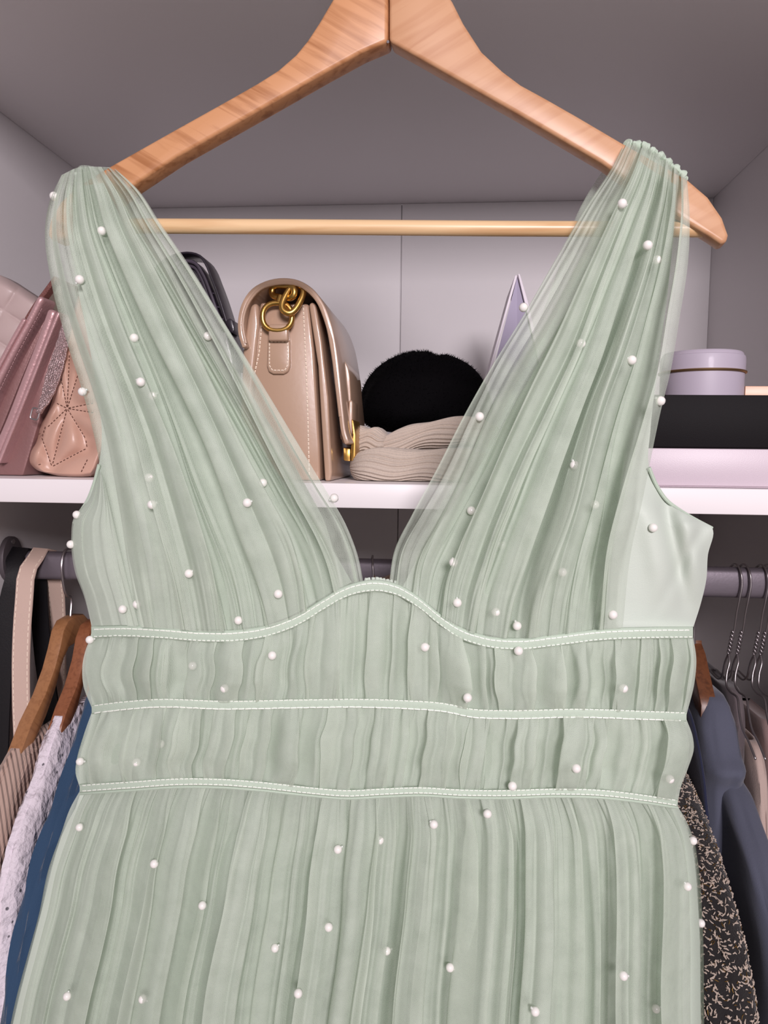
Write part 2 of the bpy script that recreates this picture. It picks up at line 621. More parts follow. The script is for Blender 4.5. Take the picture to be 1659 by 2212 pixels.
for (T, B, L, R, sd, inn) in ((LT, LB, LL, LR, 21, 1), (RT, RB, RL, RR, 36, -1)):
    # satin lining, inset from the open edges, reaching up under the shoulder gathers
    if inn == 1:
        lt = [(160, 372), (210, 368)]
        ll = [(160, 372), (158, 480), (165, 600), (190, 730), (210, 850), (220, 940), (213, 1005), (187, 1085), (160, 1128), (157, 1165),
              (166, 1235), (184, 1290), (198, 1354)]
        lr = [(210, 368), (262, 470), (330, 590), (430, 760), (540, 930), (650, 1095), (720, 1190), (760, 1258)]
        lb = sub(band1, 198, 760)
    else:
        lt = [(1392, 318), (1462, 370)]
        ll = [(1392, 318), (1330, 470), (1262, 600), (1200, 720), (1120, 860), (1040, 1000), (960, 1120), (905, 1200), (870, 1268)]
        lr = [(1462, 370), (1455, 500), (1440, 650), (1420, 800), (1405, 930), (1402, 1008), (1438, 1082), (1495, 1118), (1539, 1142),
              (1529, 1200), (1526, 1250), (1512, 1310), (1498, 1354)]
        lb = sub(band1, 870, 1498)

    def lin_y(px, py, u, v, inn=inn):
        wrap = np.clip(1 - v / .055, 0, 1)
        e = np.clip(1 - u if inn == 1 else u, 0, 1)
        return BASE + .0135 + .0075 * np.clip(v * 1.5, 0, 1) * np.sin(np.pi * np.clip(v, 0, 1)) ** .4 + .010 * wrap ** 2 + .020 * e ** 6 * np.clip((v - .45) * 2, 0, 1) - .006 * np.exp(-((v - .78) / .2) ** 2)
    S, V = np.meshgrid(np.linspace(0, 1, 90), np.linspace(0, 1, 120))
    q = coons(lt, lb, ll, lr, S, V)
    Y = lin_y(q[..., 0], q[..., 1], S, V)
    Y = Y + .0022 * np.sin(S * 14 + V * 5) * np.sin(V * 9) * np.clip(V * 2 - .6, 0, 1)
    if inn == -1:
        xl = np.interp(q[..., 1], [1060, 1120, 1200, 1300, 1354], [1432, 1444, 1462, 1478, 1486])
        fade = np.clip((q[..., 1] - 1050) / 60, 0, 1) * np.clip((1340 - q[..., 1]) / 120, 0, 1)
        Y = Y + fade * (.0060 * np.exp(-((q[..., 0] - xl) / 16) ** 2) - .0045 * np.exp(-((q[..., 0] - xl - 38) / 22) ** 2)
                        - .003 * np.exp(-((q[..., 0] - xl + 45) / 26) ** 2))
        Y = Y + .003 * np.clip((1354 - q[..., 1]) / 200, 0, 1) * np.exp(-((q[..., 0] - 1400 - (1354 - q[..., 1]) * .55) / 14) ** 2)
    grid_obj('cup_lining', PN(q[..., 0], q[..., 1], Y), M['lining'], dress)
    BIG = (5, sd + 7, .0, .07, .0065, [(0, 1), (1, 1)], [(0, .1), (.15, .35), (.45, .9), (.85, 1.2), (1, .25)])
    # under layer of tulle, a little narrower than the outer one
    iT = [((T[0][0] + 22), T[0][1] - 3), T[1], T[2], ((T[-1][0] - 18), T[-1][1] + 2)]
    ins = np.linspace(0, 1, len(L))
    iL = [(x + (34 + 24 * math.sin(3.1 * k)), y) for (x, y), k in zip(L, ins)]
    ins = np.linspace(0, 1, len(R))
    iR = [(x - (34 + 24 * math.sin(3.1 * k)), y) for (x, y), k in zip(R, ins)]
    iT[0], iT[-1] = iL[0], iR[0]
    x0, x1 = iL[-1][0], iR[-1][0]
    iB = sub(band1, x0, x1)
    iL[-1], iR[-1] = iB[0], iB[-1]
    cloth('tulle_underlayer', M['tulle_in'], iT, iB, iL, iR, strap_y(.0085, .012),
          [(6, sd + 1, .03, .15, .0018, [(0, 1), (1, .8)], [(0, 1), (1, 1)]), BIG], 420, 80, seed=sd + 5)
    cups.append(cloth('tulle_layer', M['tulle'], T, B, L, R, strap_y(0, .020),
          [(8, sd, .16, .44, .0056, [(0, 1), (.85, 1), (1, .7)], [(0, .8), (.2, .9), (.7, 1.25), (1, .6)]), BIG,
           (36, sd + 2, .10, .30, .0012, [(0, .5), (.12, .1), (.84, 0), (.95, .7), (1, 1)], [(0, .8), (.12, .15), (.8, .0), (.92, 1), (1, 1)])],
          860, 110, seed=sd))
    # the strap behind the hanger
    bT = [(x, y + 2) for x, y in T]
    sgn = 1 if inn == 1 else -1
    if inn == 1:
        bL = [(133, 380), (150, 450), (172, 560), (210, 720), (245, 850), (270, 990), (290, 1130), (320, 1340)]
        bR = [(247, 364), (312, 430), (340, 492), (368, 575), (450, 728), (540, 882), (630, 1035), (680, 1330)]
    else:
        bL = [(1351, 308), (1300, 372), (1250, 455), (1212, 560), (1165, 690), (1108, 800), (1050, 905), (980, 1330)]
        bR = [(1484, 386), (1462, 470), (1444, 560), (1415, 700), (1392, 810), (1368, 930), (1345, 1080), (1310, 1340)]
    bB = [bL[-1], bR[-1]]

    def back_y(px, py, u, v):
        wrap = np.clip(1 - v / .05, 0, 1)
        return .496 - .020 * wrap ** 2 + .010 * v
    cloth('back_tulle', M['tulle_in'], bT, bB, bL, bR, back_y,
          [(7, sd + 4, .02, .13, .0018, [(0, 1), (1, 1)], [(0, 1), (1, 1)])], 360, 60, seed=sd + 9)

# armhole facing: narrow dark-edged binding along the satin at the right and left armholes
for pts in ([(1402, 1010), (1418, 1048), (1440, 1080), (1470, 1103), (1500, 1121), (1538, 1141)],
            [(214, 1004), (203, 1045), (188, 1083), (172, 1108), (160, 1130)]):
    c = curve(pts, np.linspace(0, 1, 24))
    path = [P(x, y, BASE + .022 + .010 * k / 23) for k, (x, y) in enumerate(c)]
    b = MB()
    b.tube(path, .0012, 8)
    b.build('armhole_binding', M['band'], dress)
# seam where the tulle meets the satin side panel
# left side panel is covered by one flat layer of tulle that puffs at the armhole
cups.append(cloth('side_tulle', M['tulle'], [(212, 1010), (225, 1040)], sub(band1, 198, 300, 4),
      [(212, 1010), (190, 1078), (158, 1122), (154, 1160), (161, 1232), (182, 1290), (198, 1352)], [(225, 1040), (262, 1200), (300, 1352)],
      lambda px, py, u, v: BASE + .0085 + .020 * (1 - u) ** 4,
      [(3, 77, .05, .16, .001, [(0, 1), (1, 1)], [(0, 1), (1, 1)])], 80, 60))

# scrunched seam along each shoulder
for (T, n_) in ((RT, 9),):
    c = curve(T, np.linspace(.02, .98, n_ * 6))
    b = MB()
    b.tube([P(x, y + 4 + 2.2 * math.sin(k * .9) + 1.5 * math.sin(k * .37), BASE + .0205 + .0014 * math.sin(k * .9)) for k, (x, y) in enumerate(c)],
           [.0020 + .0009 * math.sin(k * .9 + 1) + .0005 * math.sin(k * 1.7) for k in range(n_ * 6)], 10)
    b.build('shoulder_seam', M['band'], dress)

# ---- gathered midriff panels --------------------------------------
pA_T = sub(band1, 198, 1497, 40, 22)
pA_B = sub(band2, 198, 1483, 24, 6)
pA_L = [(198, 1374), (186, 1400), (178, 1440), (181, 1485), (198, 1529)]
pA_R = [(1497, 1375), (1504, 1420), (1501, 1470), (1483, 1544)]
pB_T = sub(band2, 198, 1483, 24, 16)
pB_B = sub(band3, 172, 1464, 24, 6)
pB_L = [(198, 1539), (180, 1590), (166, 1640), (163, 1668), (172, 1700)]
pB_R = [(1483, 1554), (1496, 1590), (1499, 1615), (1486, 1660), (1471, 1700), (1464, 1733)]
pA_T[0], pA_T[-1] = pA_L[0], pA_R[0]
pA_B[0], pA_B[-1] = pA_L[-1], pA_R[-1]
pB_T[0], pB_T[-1] = pB_L[0], pB_R[0]
pB_B[0], pB_B[-1] = pB_L[-1], pB_R[-1]
panels = []
for (T, B, L, R, sd) in ((pA_T, pA_B, pA_L, pA_R, 51), (pB_T, pB_B, pB_L, pB_R, 63)):
    def py_(off, puff):
        return lambda px, py, u, v: body_y(px, u) + off - puff * np.sin(np.pi * np.clip(v, 0, 1)) ** .7
    WAVE = (15, sd + 8, .0, .05, .0024, [(0, 1), (1, 1)], [(0, .1), (.3, 1), (.7, 1), (1, .1)])
    S, V = np.meshgrid(np.linspace(0, 1, 120), np.linspace(0, 1, 16))
    iL = [(x + 12, y) for x, y in L]
    iR = [(x - 12, y) for x, y in R]
    iT = [iL[0]] + T[1:-1] + [iR[0]]
    iB = [iL[-1]] + B[1:-1] + [iR[-1]]
    q = coons(iT, iB, iL, iR, S, V, 9)
    grid_obj('panel_lining', PN(q[..., 0], q[..., 1], body_y(q[..., 0], S) + .0100), M['lining'], dress)
    cloth('gathered_underlayer', M['tulle_in'], T, B, L, R, py_(.0060, .0012),
          [(22, sd + 1, .02, .15, .0012, [(0, 1), (.5, .9), (1, 1)], [(0, .7), (.5, 1), (1, .7)]), WAVE], 700, 22, .0012, sd + 2, 1.0, (.08, .38), 9)
    panels.append(cloth('gathered_panel', M['tulle'], T, B, L, R, py_(.0000, .0034),
          [(27, sd, .16, .48, .0044, [(0, .7), (.4, 1), (.7, 1), (1, .7)], [(0, .35), (.4, 1), (.7, 1.1), (1, .35)]), WAVE,
           (78, sd + 3, .10, .32, .0008, [(0, 1), (.25, .15), (.6, .0), (.8, .2), (1, 1)], [(0, 1), (.25, .1), (.75, .1), (1, 1)])],
          1150, 34, .0012, sd, 1.0, (.08, .38), 9))

# ---- stitched bindings --------------------------------------------
def binding(pl, width, lines, cord):
    n = 260
    c = curve(pl, np.linspace(0, 1, n))
    u = (c[:, 0] - c[0, 0]) / (c[-1, 0] - c[0, 0])
    Yb = body_y(c[:, 0], u)
    wdt = np.array([width[0] + (width[1] - width[0]) * k for k in u])
    cross = [(0.0, .0040), (.03, -.0022), (.18, -.0030), (.5, -.0026), (.82, -.0030), (.97, -.0022), (1.0, .0040)]
    arr = np.stack([PN(c[:, 0], c[:, 1] + wdt * t, Yb + d) for t, d in cross], 1)
    o = grid_obj('binding', arr, M['band'], dress)
    sol = MB()
    for (t, dash, gap, hw) in lines:
        x = 6.0
        L = np.concatenate([[0], np.cumsum(np.linalg.norm(np.diff(c, axis=0), axis=1))])
        while x + dash < L[-1]:
            vs = []
            for xx in (x, x + dash * .5, x + dash):
                k = np.interp(xx, L, np.arange(n))
                cx, cy = np.interp(k, np.arange(n), c[:, 0]), np.interp(k, np.arange(n), c[:, 1])
                yy = float(np.interp(k, np.arange(n), Yb)) - .0030
                ww = float(np.interp(k, np.arange(n), wdt))
                cy = cy + ww * t + random.uniform(-.35, .35)
                lift = .0009 if xx == x + dash * .5 else .0003
                vs += [P(cx, cy - hw, yy), P(cx, cy, yy - lift), P(cx, cy + hw, yy)]
            sol.add(vs, [(0, 1, 4, 3), (1, 2, 5, 4), (3, 4, 7, 6), (4, 5, 8, 7)])
            x += dash + gap + random.uniform(-.6, .8)
    st = sol.build('stitching', M['thread'], o, smooth='all')
    st['kind'] = 'stuff'
    if cord:
        b = MB()
        cc = curve(pl, np.linspace(0, 1, 130))
        ub = (cc[:, 0] - cc[0, 0]) / (cc[-1, 0] - cc[0, 0])
        path = PN(cc[:, 0], cc[:, 1] + width[0] + (width[1] - width[0]) * ub + cord, body_y(cc[:, 0], ub) - .001)
        b.tube([Vector(p) for p in path], .0009, 6)
        b.build('piping', M['band'], o)
    return o


bands = [binding(band1, (27, 27), [(.30, 10.5, 1.4, 1.25), (.86, 7, 3.2, 1.0)], 0),
         binding(band2, (20, 21), [(.10, 8.5, 2.2, 1.05), (.92, 13, 1.0, 1.3)], 0),
         binding(band3, (19, 16), [(.16, 7.5, 2.6, 1.1), (.80, 8.5, 2.0, 1.1)], 2.0)]
# gathered seam allowance standing up behind the V point of the top binding
b = MB()
for k in range(9):
    x = 790 + k * 8
    y = float(np.interp(x, [p[0] for p in band1], [p[1] for p in band1]))
    b.tube([P(x, y + 4, BASE + .003), P(x + random.uniform(-2, 2), y - 5, BASE + .004)], .0012, 6)
b.build('seam_allowance', M['lining'], dress)

# ---- skirt ---------------------------------------------------------
sT = sub(band3, 172, 1464, 30, 15)
sL = [(172, 1709), (152, 1745), (132, 1800), (104, 1880), (84, 1975), (58, 2070), (34, 2160), (20, 2225), (-20, 2420), (-60, 2600), (-110, 2850), (-160, 3100)]
sR = [(1464, 1742), (1478, 1765), (1496, 1805), (1510, 1880), (1516, 1960), (1520, 2060), (1522, 2212), (1530, 2400), (1540, 2600), (1560, 2850), (1585, 3100)]
sT[0], sT[-1] = sL[0], sR[0]
sB = [sL[-1], (400, 3110), (800, 3115), (1200, 3110), sR[-1]]


def sc_(e):
    return [(x * .64 if x < 1 else 1, y) for x, y in e]



def sk_y(off):
    def f(px, py, u, v):
        e = np.abs(2 * u - 1)
        return BASE + .004 + off + .030 * e ** 5 - .012 * np.clip(v * 2.5, 0, 1) * (1 - e ** 4)
    return f


S, V = np.meshgrid(np.linspace(0, 1, 200), np.linspace(0, 1, 80))
iL = [(x + 6 + 14 * min(1, k / 3), y) for k, (x, y) in enumerate(sL)]
iR = [(x - 6 - 30 * min(1, k / 3), y) for k, (x, y) in enumerate(sR)]
iT = [iL[0]] + sT[1:-1] + [iR[0]]
iB = [iL[-1]] + sB[1:-1] + [iR[-1]]
DRAPE = (13, 71, .0, .06, .0085, [(0, 1), (1, 1)], sc_([(0, .08), (.12, .6), (.4, 1), (1, 1.3)]))
du, dy = pleat(S, V, *DRAPE[:5], env(V, DRAPE[5]), env(V, DRAPE[6]))
q = coons(iT, iB, iL, iR, np.clip(S + du, 0, 1), V)
grid_obj('skirt_lining', PN(q[..., 0], q[..., 1], sk_y(.0195)(q[..., 0], q[..., 1], S, V) + dy), M['lining'], dress)
cloth('skirt_underlayer', M['tulle_in'], sT, sB, sL, sR, sk_y(.0125),
      [(15, 81, .03, .15, .0026, sc_([(0, .3), (.15, .8), (1, 1)]), sc_([(0, .3), (.2, 1), (1, 1.2)])), DRAPE,
       (80, 82, .10, .32, .0008, sc_([(0, 1), (.12, .5), (.3, 0), (1, 0)]), sc_([(0, 1), (.15, .6), (.35, 0), (1, 0)]))], 1000, 76, .0022, 8, 1.2, (.1, .5))
skirt = cloth('skirt_tulle', M['tulle_skirt'], sT, sB, sL, sR, sk_y(.0015),
      [(29, 91, .16, .50, .0054, sc_([(0, .3), (.12, .8), (.4, 1), (1, 1)]), sc_([(0, .25), (.2, .9), (1, 1.3)])), DRAPE,
       (86, 92, .12, .34, .0009, sc_([(0, 1), (.10, .7), (.35, .1), (1, 0)]), sc_([(0, 1), (.12, .8), (.4, .1), (1, 0)]))], 1500, 92, .0022, 3, 1.2, (.1, .5))

# ---- back of the dress: bodice and skirt behind --------------------
S, V = np.meshgrid(np.linspace(0, 1, 90), np.linspace(0, 1, 60))
bkT = [(172, 1150), (350, 1200), (600, 1262), (829, 1275), (1080, 1262), (1330, 1200), (1520, 1150)]
bkL = [(172, 1150), (200, 1352), (184, 1440), (200, 1530), (170, 1660), (174, 1710), (135, 1800), (88, 1975), (40, 2160), (-50, 2600), (-150, 3090)]
bkR = [(1520, 1150), (1494, 1352), (1498, 1450), (1480, 1545), (1490, 1620), (1460, 1735), (1490, 1810), (1508, 1960), (1514, 2200), (1530, 2600), (1580, 3090)]
bkB = [(-150, 3090), (800, 3100), (1580, 3090)]
q = coons(bkT, bkB, bkL, bkR, S, V)
e = np.abs(2 * S - 1)
du, dy = pleat(S, V, 20, 15, 0, .1, .002, 1, env(V, [(0, .1), (.28, .4), (.35, 1), (1, 1.5)]))
grid_obj('back_panel', PN(q[..., 0], q[..., 1], .489 + .022 * (1 - e ** 4) + dy), M['lining'], dress)

# ---- pearls sewn all over ------------------------------------------
def bvh(objs):
    vs, fs = [], []
    for o in objs:
        k = len(vs)
        vs += [v.co.copy() for v in o.data.vertices]
        fs += [tuple(i + k for i in p.vertices) for p in o.data.polygons]
    return BVHTree.FromPolygons(vs, fs)


front = bvh(cups + panels + bands + [skirt] + [o for o in dress.children if o.name.startswith('cup_lining')])
PR = .00282
pm = MB()
rows = []
for i in range(11):
    th = math.pi * i / 10
    rows.append([(PR * math.sin(th) * math.cos(2 * math.pi * k / 18), PR * math.sin(th) * math.sin(2 * math.pi * k / 18), PR * math.cos(th))
                 for k in range(18)])
pm.grid(np.array(rows), True)
pearl_me = pm.mesh('pearl', 'all')
pearl_me.materials.append(M['pearl'])
bm_ = MB()
rows = []
for i in range(7):
    th = math.pi * i / 6
    rows.append([(.0009 * math.sin(th) * math.cos(2 * math.pi * k / 10), .0009 * math.sin(th) * math.sin(2 * math.pi * k / 10), .0009 * math.cos(th))
                 for k in range(10)])
bm_.grid(np.array(rows), True)
bead_me = bm_.mesh('seed_bead', 'all')
bead_me.materials.append(M['bead'])
PEARLS = [  # pixel x, y, h = tucked behind the outer net, (bead offset)
    (220, 499, 0, 0), (172, 604, 0, (-7, 8)), (290, 730, 0, 0), (449, 726, 0, 0), (304, 825, 0, (-8, -4)), (330, 855, 1, (9, -5)),
    (178, 846, 0, (9, -4)), (117, 424, 1, 0), (568, 1043, 0, 0), (534, 1086, 0, (9, -3)), (328, 1090, 1, (10, -4)), (722, 1076, 0, (-9, 4)),
    (166, 1112, 0, (11, -1)), (153, 1176, 0, (11, 0)), (408, 1239, 0, (8, -6)), (601, 1283, 0, 0), (515, 1340, 0, 0), (265, 1316, 0, 0),
    (296, 1305, 1, (0, 8)), (322, 1032, 1, 0),
    (1344, 440, 0, (9, 3)), (1399, 530, 0, 0), (1419, 562, 1, 0), (1365, 778, 0, (-9, -4)), (1427, 866, 0, (-10, -6)),
    (1036, 900, 0, 0), (1241, 1005, 1, (-4, -10)), (1018, 1103, 0, (9, 2)), (1411, 1140, 0, 0), (1131, 664, 1, 0), (1255, 742, 2, 0),
    (988, 1302, 0, (-1, -10)), (1071, 1322, 1, 0), (1117, 1352, 0, (-4, -10)), (1324, 1328, 0, 0), (980, 1215, 1, (-2, -8)),
    (1085, 1178, 2, 0), (1285, 1090, 2, 0), (1215, 1236, 2, 0),
    (194, 1382, 0, (10, -2)), (588, 1416, 0, 0), (485, 1487, 1, 0), (416, 1438, 2, 0), (918, 1398, 0, (8, -2)), (1120, 1406, 0, 0),
    (1010, 1507, 0, (-2, 9)), (1347, 1487, 1, 0), (173, 1645, 0, (10, 0)), (295, 1647, 1, 0), (347, 1607, 2, 0), (1245, 1660, 0, 0),
    (1107, 1698, 0, 0), (1447, 1683, 2, 0),
    (172, 1787, 0, 0), (333, 1866, 0, 0), (437, 1956, 0, 0), (730, 1835, 0, (9, -6)), (820, 1815, 1, (-9, 0)), (937, 1781, 0, (-7, -6)),
    (1053, 1758, 0, 0), (710, 2003, 0, 0), (594, 2048, 0, (8, -6)), (835, 2054, 0, (11, -4)), (972, 2090, 0, (9, 4)), (644, 2146, 0, 0),
    (145, 2152, 0, (3, -10)), (308, 2158, 1, (10, 4)), (1156, 2185, 0, (-8, -8)), (1347, 2108, 0, (10, 0)), (1417, 2179, 0, (9, -4)),
    (1497, 1816, 0, (-9, -4)), (1485, 1915, 0, (-6, -8)), (1514, 1994, 0, 0)]
for (px, py, h, bo) in PEARLS:
    d = ray(px, py).normalized()
    hit = front.ray_cast(CAM, d)[0]
    if hit is None:
        hit = CAM + d * (.48 / d.y)
        for _ in range(6):
            near = front.find_nearest(hit)[0]
            hit = CAM + d * ((near.y - CAM.y) / d.y)
    pos = hit - d * (PR * .75) if h == 0 else hit + d * (PR * (1.1 if h == 1 else 1.6))
    o = bpy.data.objects.new('pearl', pearl_me)
    COL.objects.link(o)
    o.parent = dress
    o.matrix_parent_inverse = Matrix.Translation(-Vector(dress.location))
    o.location = pos
    o.rotation_euler = (random.uniform(0, 6), random.uniform(0, 6), 0)
    o.rotation_euler = (0, 0, 0)
    if bo:
        s = bpy.data.objects.new('seed_bead', bead_me)
        COL.objects.link(s)
        s.parent = o
        w = P(px + bo[0], py + bo[1], pos.y) - P(px, py, pos.y)
        s.location = w

# ------------------------------------------------------------------ things on the shelf
def onshelf(p):
    return Vector((p.x, p.y, max(p.z, Z_SH1 + .0004)))


def pxprism(name, pts, y0, y1, m, parent=None, bevel=.0015, seg=2, sharp=40, back=1.0):
    """solid whose near outline is given in pixels at depth y0 and which runs back to y1"""
    b = MB()
    a = [onshelf(P(x, y, y0)) for x, y in pts]
    b.prism(a, [p + Vector((0, y1 - y0, 0)) for p in a])
    return b.build(name, m, parent, bevel=bevel, seg=seg, sharp=sharp)


def shell(outer, thick_px, y0, y1, m, name, parent, n=60, bevel=.0012):
    """bent sheet: outer profile in pixels at y0, constant thickness, running back to y1"""
    c = curve(outer, np.linspace(0, 1, n))
    t = np.gradient(c, axis=0)
    t /= np.linalg.norm(t, axis=1)[:, None]
    nrm = np.stack([-t[:, 1], t[:, 0]], 1)
    inner = c + nrm * thick_px
    return pxprism(name, [tuple(p) for p in c] + [tuple(p) for p in inner[::-1]], y0, y1, m, parent, bevel, 2, 60)


def dashes(pts, Y, dash, gap, hw, lift, thick_m=.0005):
    """row of stitches along a pixel polyline at depth Y (scalar or function of pixel)"""
    b = MB()
    p = np.array(pts, float)
    seg = np.linalg.norm(np.diff(p, axis=0), axis=1)
    k = np.concatenate([[0], np.cumsum(seg)])
    x = gap
    while x + dash <= k[-1]:
        e = [np.array([np.interp(q, k, p[:, 0]), np.interp(q, k, p[:, 1])]) for q in (x, x + dash)]
        d = (e[1] - e[0]) / (np.linalg.norm(e[1] - e[0]) + 1e-9)
        nn = np.array([-d[1], d[0]]) * hw
        pp = []
        for q in e:
            yy = Y(q[0], q[1]) if callable(Y) else Y
            pp.append((q, yy))
        vs = [P(*(pp[0][0] - nn), pp[0][1]), P(*(pp[0][0] + nn), pp[0][1]), P(*(pp[1][0] + nn), pp[1][1]), P(*(pp[1][0] - nn), pp[1][1])]
        mid = P(*((pp[0][0] + pp[1][0]) / 2), (pp[0][1] + pp[1][1]) / 2 - lift)
        b.add(vs + [mid], [(0, 1, 4), (1, 2, 4), (2, 3, 4), (3, 0, 4)])
        x += dash + gap
    return b


def ring_pts(cx, cy, rx, ry, ang, Y, n=28, tilt=0.0, p=2.0):
    out = []
    for k in range(n):
        a = 2 * math.pi * k / n
        c, s = math.cos(a), math.sin(a)
        c = math.copysign(abs(c) ** (2 / p), c) * rx
        s = math.copysign(abs(s) ** (2 / p), s) * ry
        x = c * math.cos(ang) - s * math.sin(ang)
        y = c * math.sin(ang) + s * math.cos(ang)
        out.append(P(cx + x, cy + y, Y + tilt * (c / max(rx, 1))))
    return out


M['beige'] = mat('beige_patent_leather', (178, 148, 126), .3, bump=(260, .05), var=(30, .03), coat=.35)
M['beige_in'] = mat('beige_lining_shaded', (120, 105, 88), .8)  # lining colour darkened to hold the shade inside the flap
M['gold'] = mat('antique_gold', (206, 164, 92), .33, 1.0, bump=(120, .08))
M['cream_thread'] = mat('cream_thread', (245, 228, 208), .7)
M['brown_thread'] = mat('brown_thread', (92, 58, 46), .7)

# --- beige bag with gold chain, seen end-on
bag = thing('handbag', 'shiny beige leather handbag with gold chain link, beside the black hat', 'handbag', onshelf(P(640, 1060, .62)))
pxprism('body', [(562, 653), (667, 656), (678, 760), (690, 960), (692, 1052), (540, 1052), (550, 760)], .572, .705, M['beige'], bag, .0022, 3)
pxprism('back_panel', [(541, 657), (556, 653), (560, 700), (549, 800), (536, 1050), (512, 1050), (524, 760), (534, 690)], .569, .71, M['beige'], bag, .003, 3)
fp = pxprism('front_pocket', [(667, 657), (674, 652), (682, 657), (695, 737), (709, 859), (717, 1020), (714, 1044), (702, 1044), (695, 926), (687, 791)],
             .568, .705, M['beige'], bag, .002, 3)
fl = shell([(523, 752), (514, 722), (514, 685), (524, 650), (545, 622), (572, 607), (606, 600), (645, 605), (676, 624), (700, 658),
            (716, 700), (728, 760), (736, 830), (742, 890), (748, 935), (755, 957)], 11, .560, .700, M['beige'], 'flap', bag)
b = MB()
c = curve([(531, 742), (524, 700), (536, 655), (565, 622), (606, 612), (648, 617), (682, 645), (703, 690), (718, 760), (728, 840), (735, 900)], np.linspace(0, 1, 50))
b.tube([P(x, y, .5605) for x, y in c], .0012, 8)
b.build('edge_piping', M['beige'], fl)
# rounded front lobe of the flap further back
c = curve([(735, 765), (750, 790), (757, 840), (757, 900), (750, 945), (742, 950), (742, 880), (736, 820)], np.linspace(0, 1, 40))
pxprism('flap_lobe', [tuple(q) for q in c], .60, .68, M['beige'], bag, .0025, 3, 60)
pxprism('buckle_tab', [(753, 868), (757, 862), (762, 868), (761, 930), (758, 958), (748, 962), (739, 955), (738, 944), (751, 935)], .590, .625, M['beige'], bag, .0012)
cl = pxprism('clasp', [(741, 966), (757, 969), (757, 997), (742, 995)], .592, .622, M['gold'], bag, .001)
pxprism('clasp_plate', [(759, 905), (764, 908), (768, 940), (768, 985), (763, 996), (758, 996), (758, 965), (762, 940)], .588, .628, M['gold'], cl, .001)
# stitched end tab, ring and chain
pxprism('loop', [(580, 700), (621, 700), (622, 736), (579, 736)], .5625, .5715, M['beige'], bag, .0015, 3)
tb = pxprism('end_tab', [(578, 732), (626, 732), (627, 790), (622, 803), (612, 808), (590, 808), (580, 803), (576, 790)], .5685, .573, M['beige'], bag, .0015, 3)
tcr = [(582, 738), (621, 738), (621, 790), (615, 800), (588, 800), (582, 790), (582, 738)]
dashes(tcr, .5681, 5.5, 2.4, 1.3, .0006).build('tab_stitching', M['cream_thread'], tb)
for pts in ([(569, 662), (560, 760), (549, 812)], [(655, 662), (661, 790), (665, 900), (668, 1030)], [(566, 659), (664, 661)]):
    st = dashes(pts, .5715, 6.5, 2.6, 1.5, .0007).build('gusset_stitching', M['cream_thread'], bag)
b = MB()
b.tube(ring_pts(599, 684, 32, 30, 0, .5640, p=2.3), .0021, 12, True)
b.build('ring', M['gold'], bag)
b = MB()
b.tube(ring_pts(632, 646, 32, 17, math.radians(-62), .5615, tilt=.003, p=2.6), .0024, 12, True)
b.build('chain_link', M['gold'], bag)
b = MB()
b.tube(ring_pts(612, 630, 24, 13, math.radians(4), .5655, tilt=-.004, p=3.2), .0026, 12, True)
b.tube([P(606, 640, .5655), P(602, 655, .5635)], .0026, 10)
b.build('chain_link', M['gold'], bag)
pxprism('inner_shade_lining', [(548, 640), (575, 620), (606, 615), (648, 621), (678, 648), (676, 656), (560, 653)], .60, .70, M['beige_in'], bag, .001)  # dark lining block standing in for the shadow under the flap

# --- dark croc bag behind the left strap
M['croc'] = mat('plum_croc_leather', (36, 28, 40), .38, bump=(140, .25), coat=.2)
M['croc_edge'] = mat('plum_edge', (74, 65, 78), .5)
croc = thing('handbag', 'dark plum croc-embossed handbag half hidden behind the left dress strap', 'handbag', onshelf(P(400, 1010, .74)))
a0, a1 = .70, .732
shell([(300, 800), (300, 700), (315, 620), (345, 565), (385, 545), (410, 543), (432, 550), (445, 567), (458, 598), (472, 635), (484, 672),
       (494, 705), (505, 740), (512, 800)], 5, a0 - .002, a1, M['croc'], 'flap', croc)
for k, off in enumerate((11, 21)):
    c = curve([(318 + off, 700), (345 + off, 600), (395, 553 + off), (422, 558 + off), (440 - off * .3, 580 + off * .9), (462 - off * .6, 628 + off * .6), (478 - off * .6, 676 + off * .4),
               (490 - off * .4, 712)], np.linspace(0, 1, 40))
    b = MB()
    b.tube([P(x, y, a0 + .004 * k) for x, y in c], .0017, 8)
    b.build('edge_piping', M['croc_edge'], croc)
cb = pxprism('body', [(320, 1010), (325, 700), (342, 610), (390, 560), (418, 560), (438, 585), (456, 625), (476, 680), (494, 735), (506, 790), (520, 1010)], a0 + .006, a1, M['croc'], croc, .003)
for (x0, x1, y) in ((400, 456, 607), (440, 470, 634), (455, 482, 664), (470, 492, 690)):
    b = MB()
    b.tube([P(x0, y + 1, a0 + .0055), P((x0 + x1) / 2, y - 1, a0 + .005), P(x1 - 6, y, a0 + .0055)], .0007, 6)
    b.build('crease', M['croc_edge'], cb)
pxprism('side_tab', [(486, 694), (496, 687), (502, 692), (506, 712), (503, 720), (494, 716)], a0 - .006, a0 + .02, M['croc'], croc, .001)

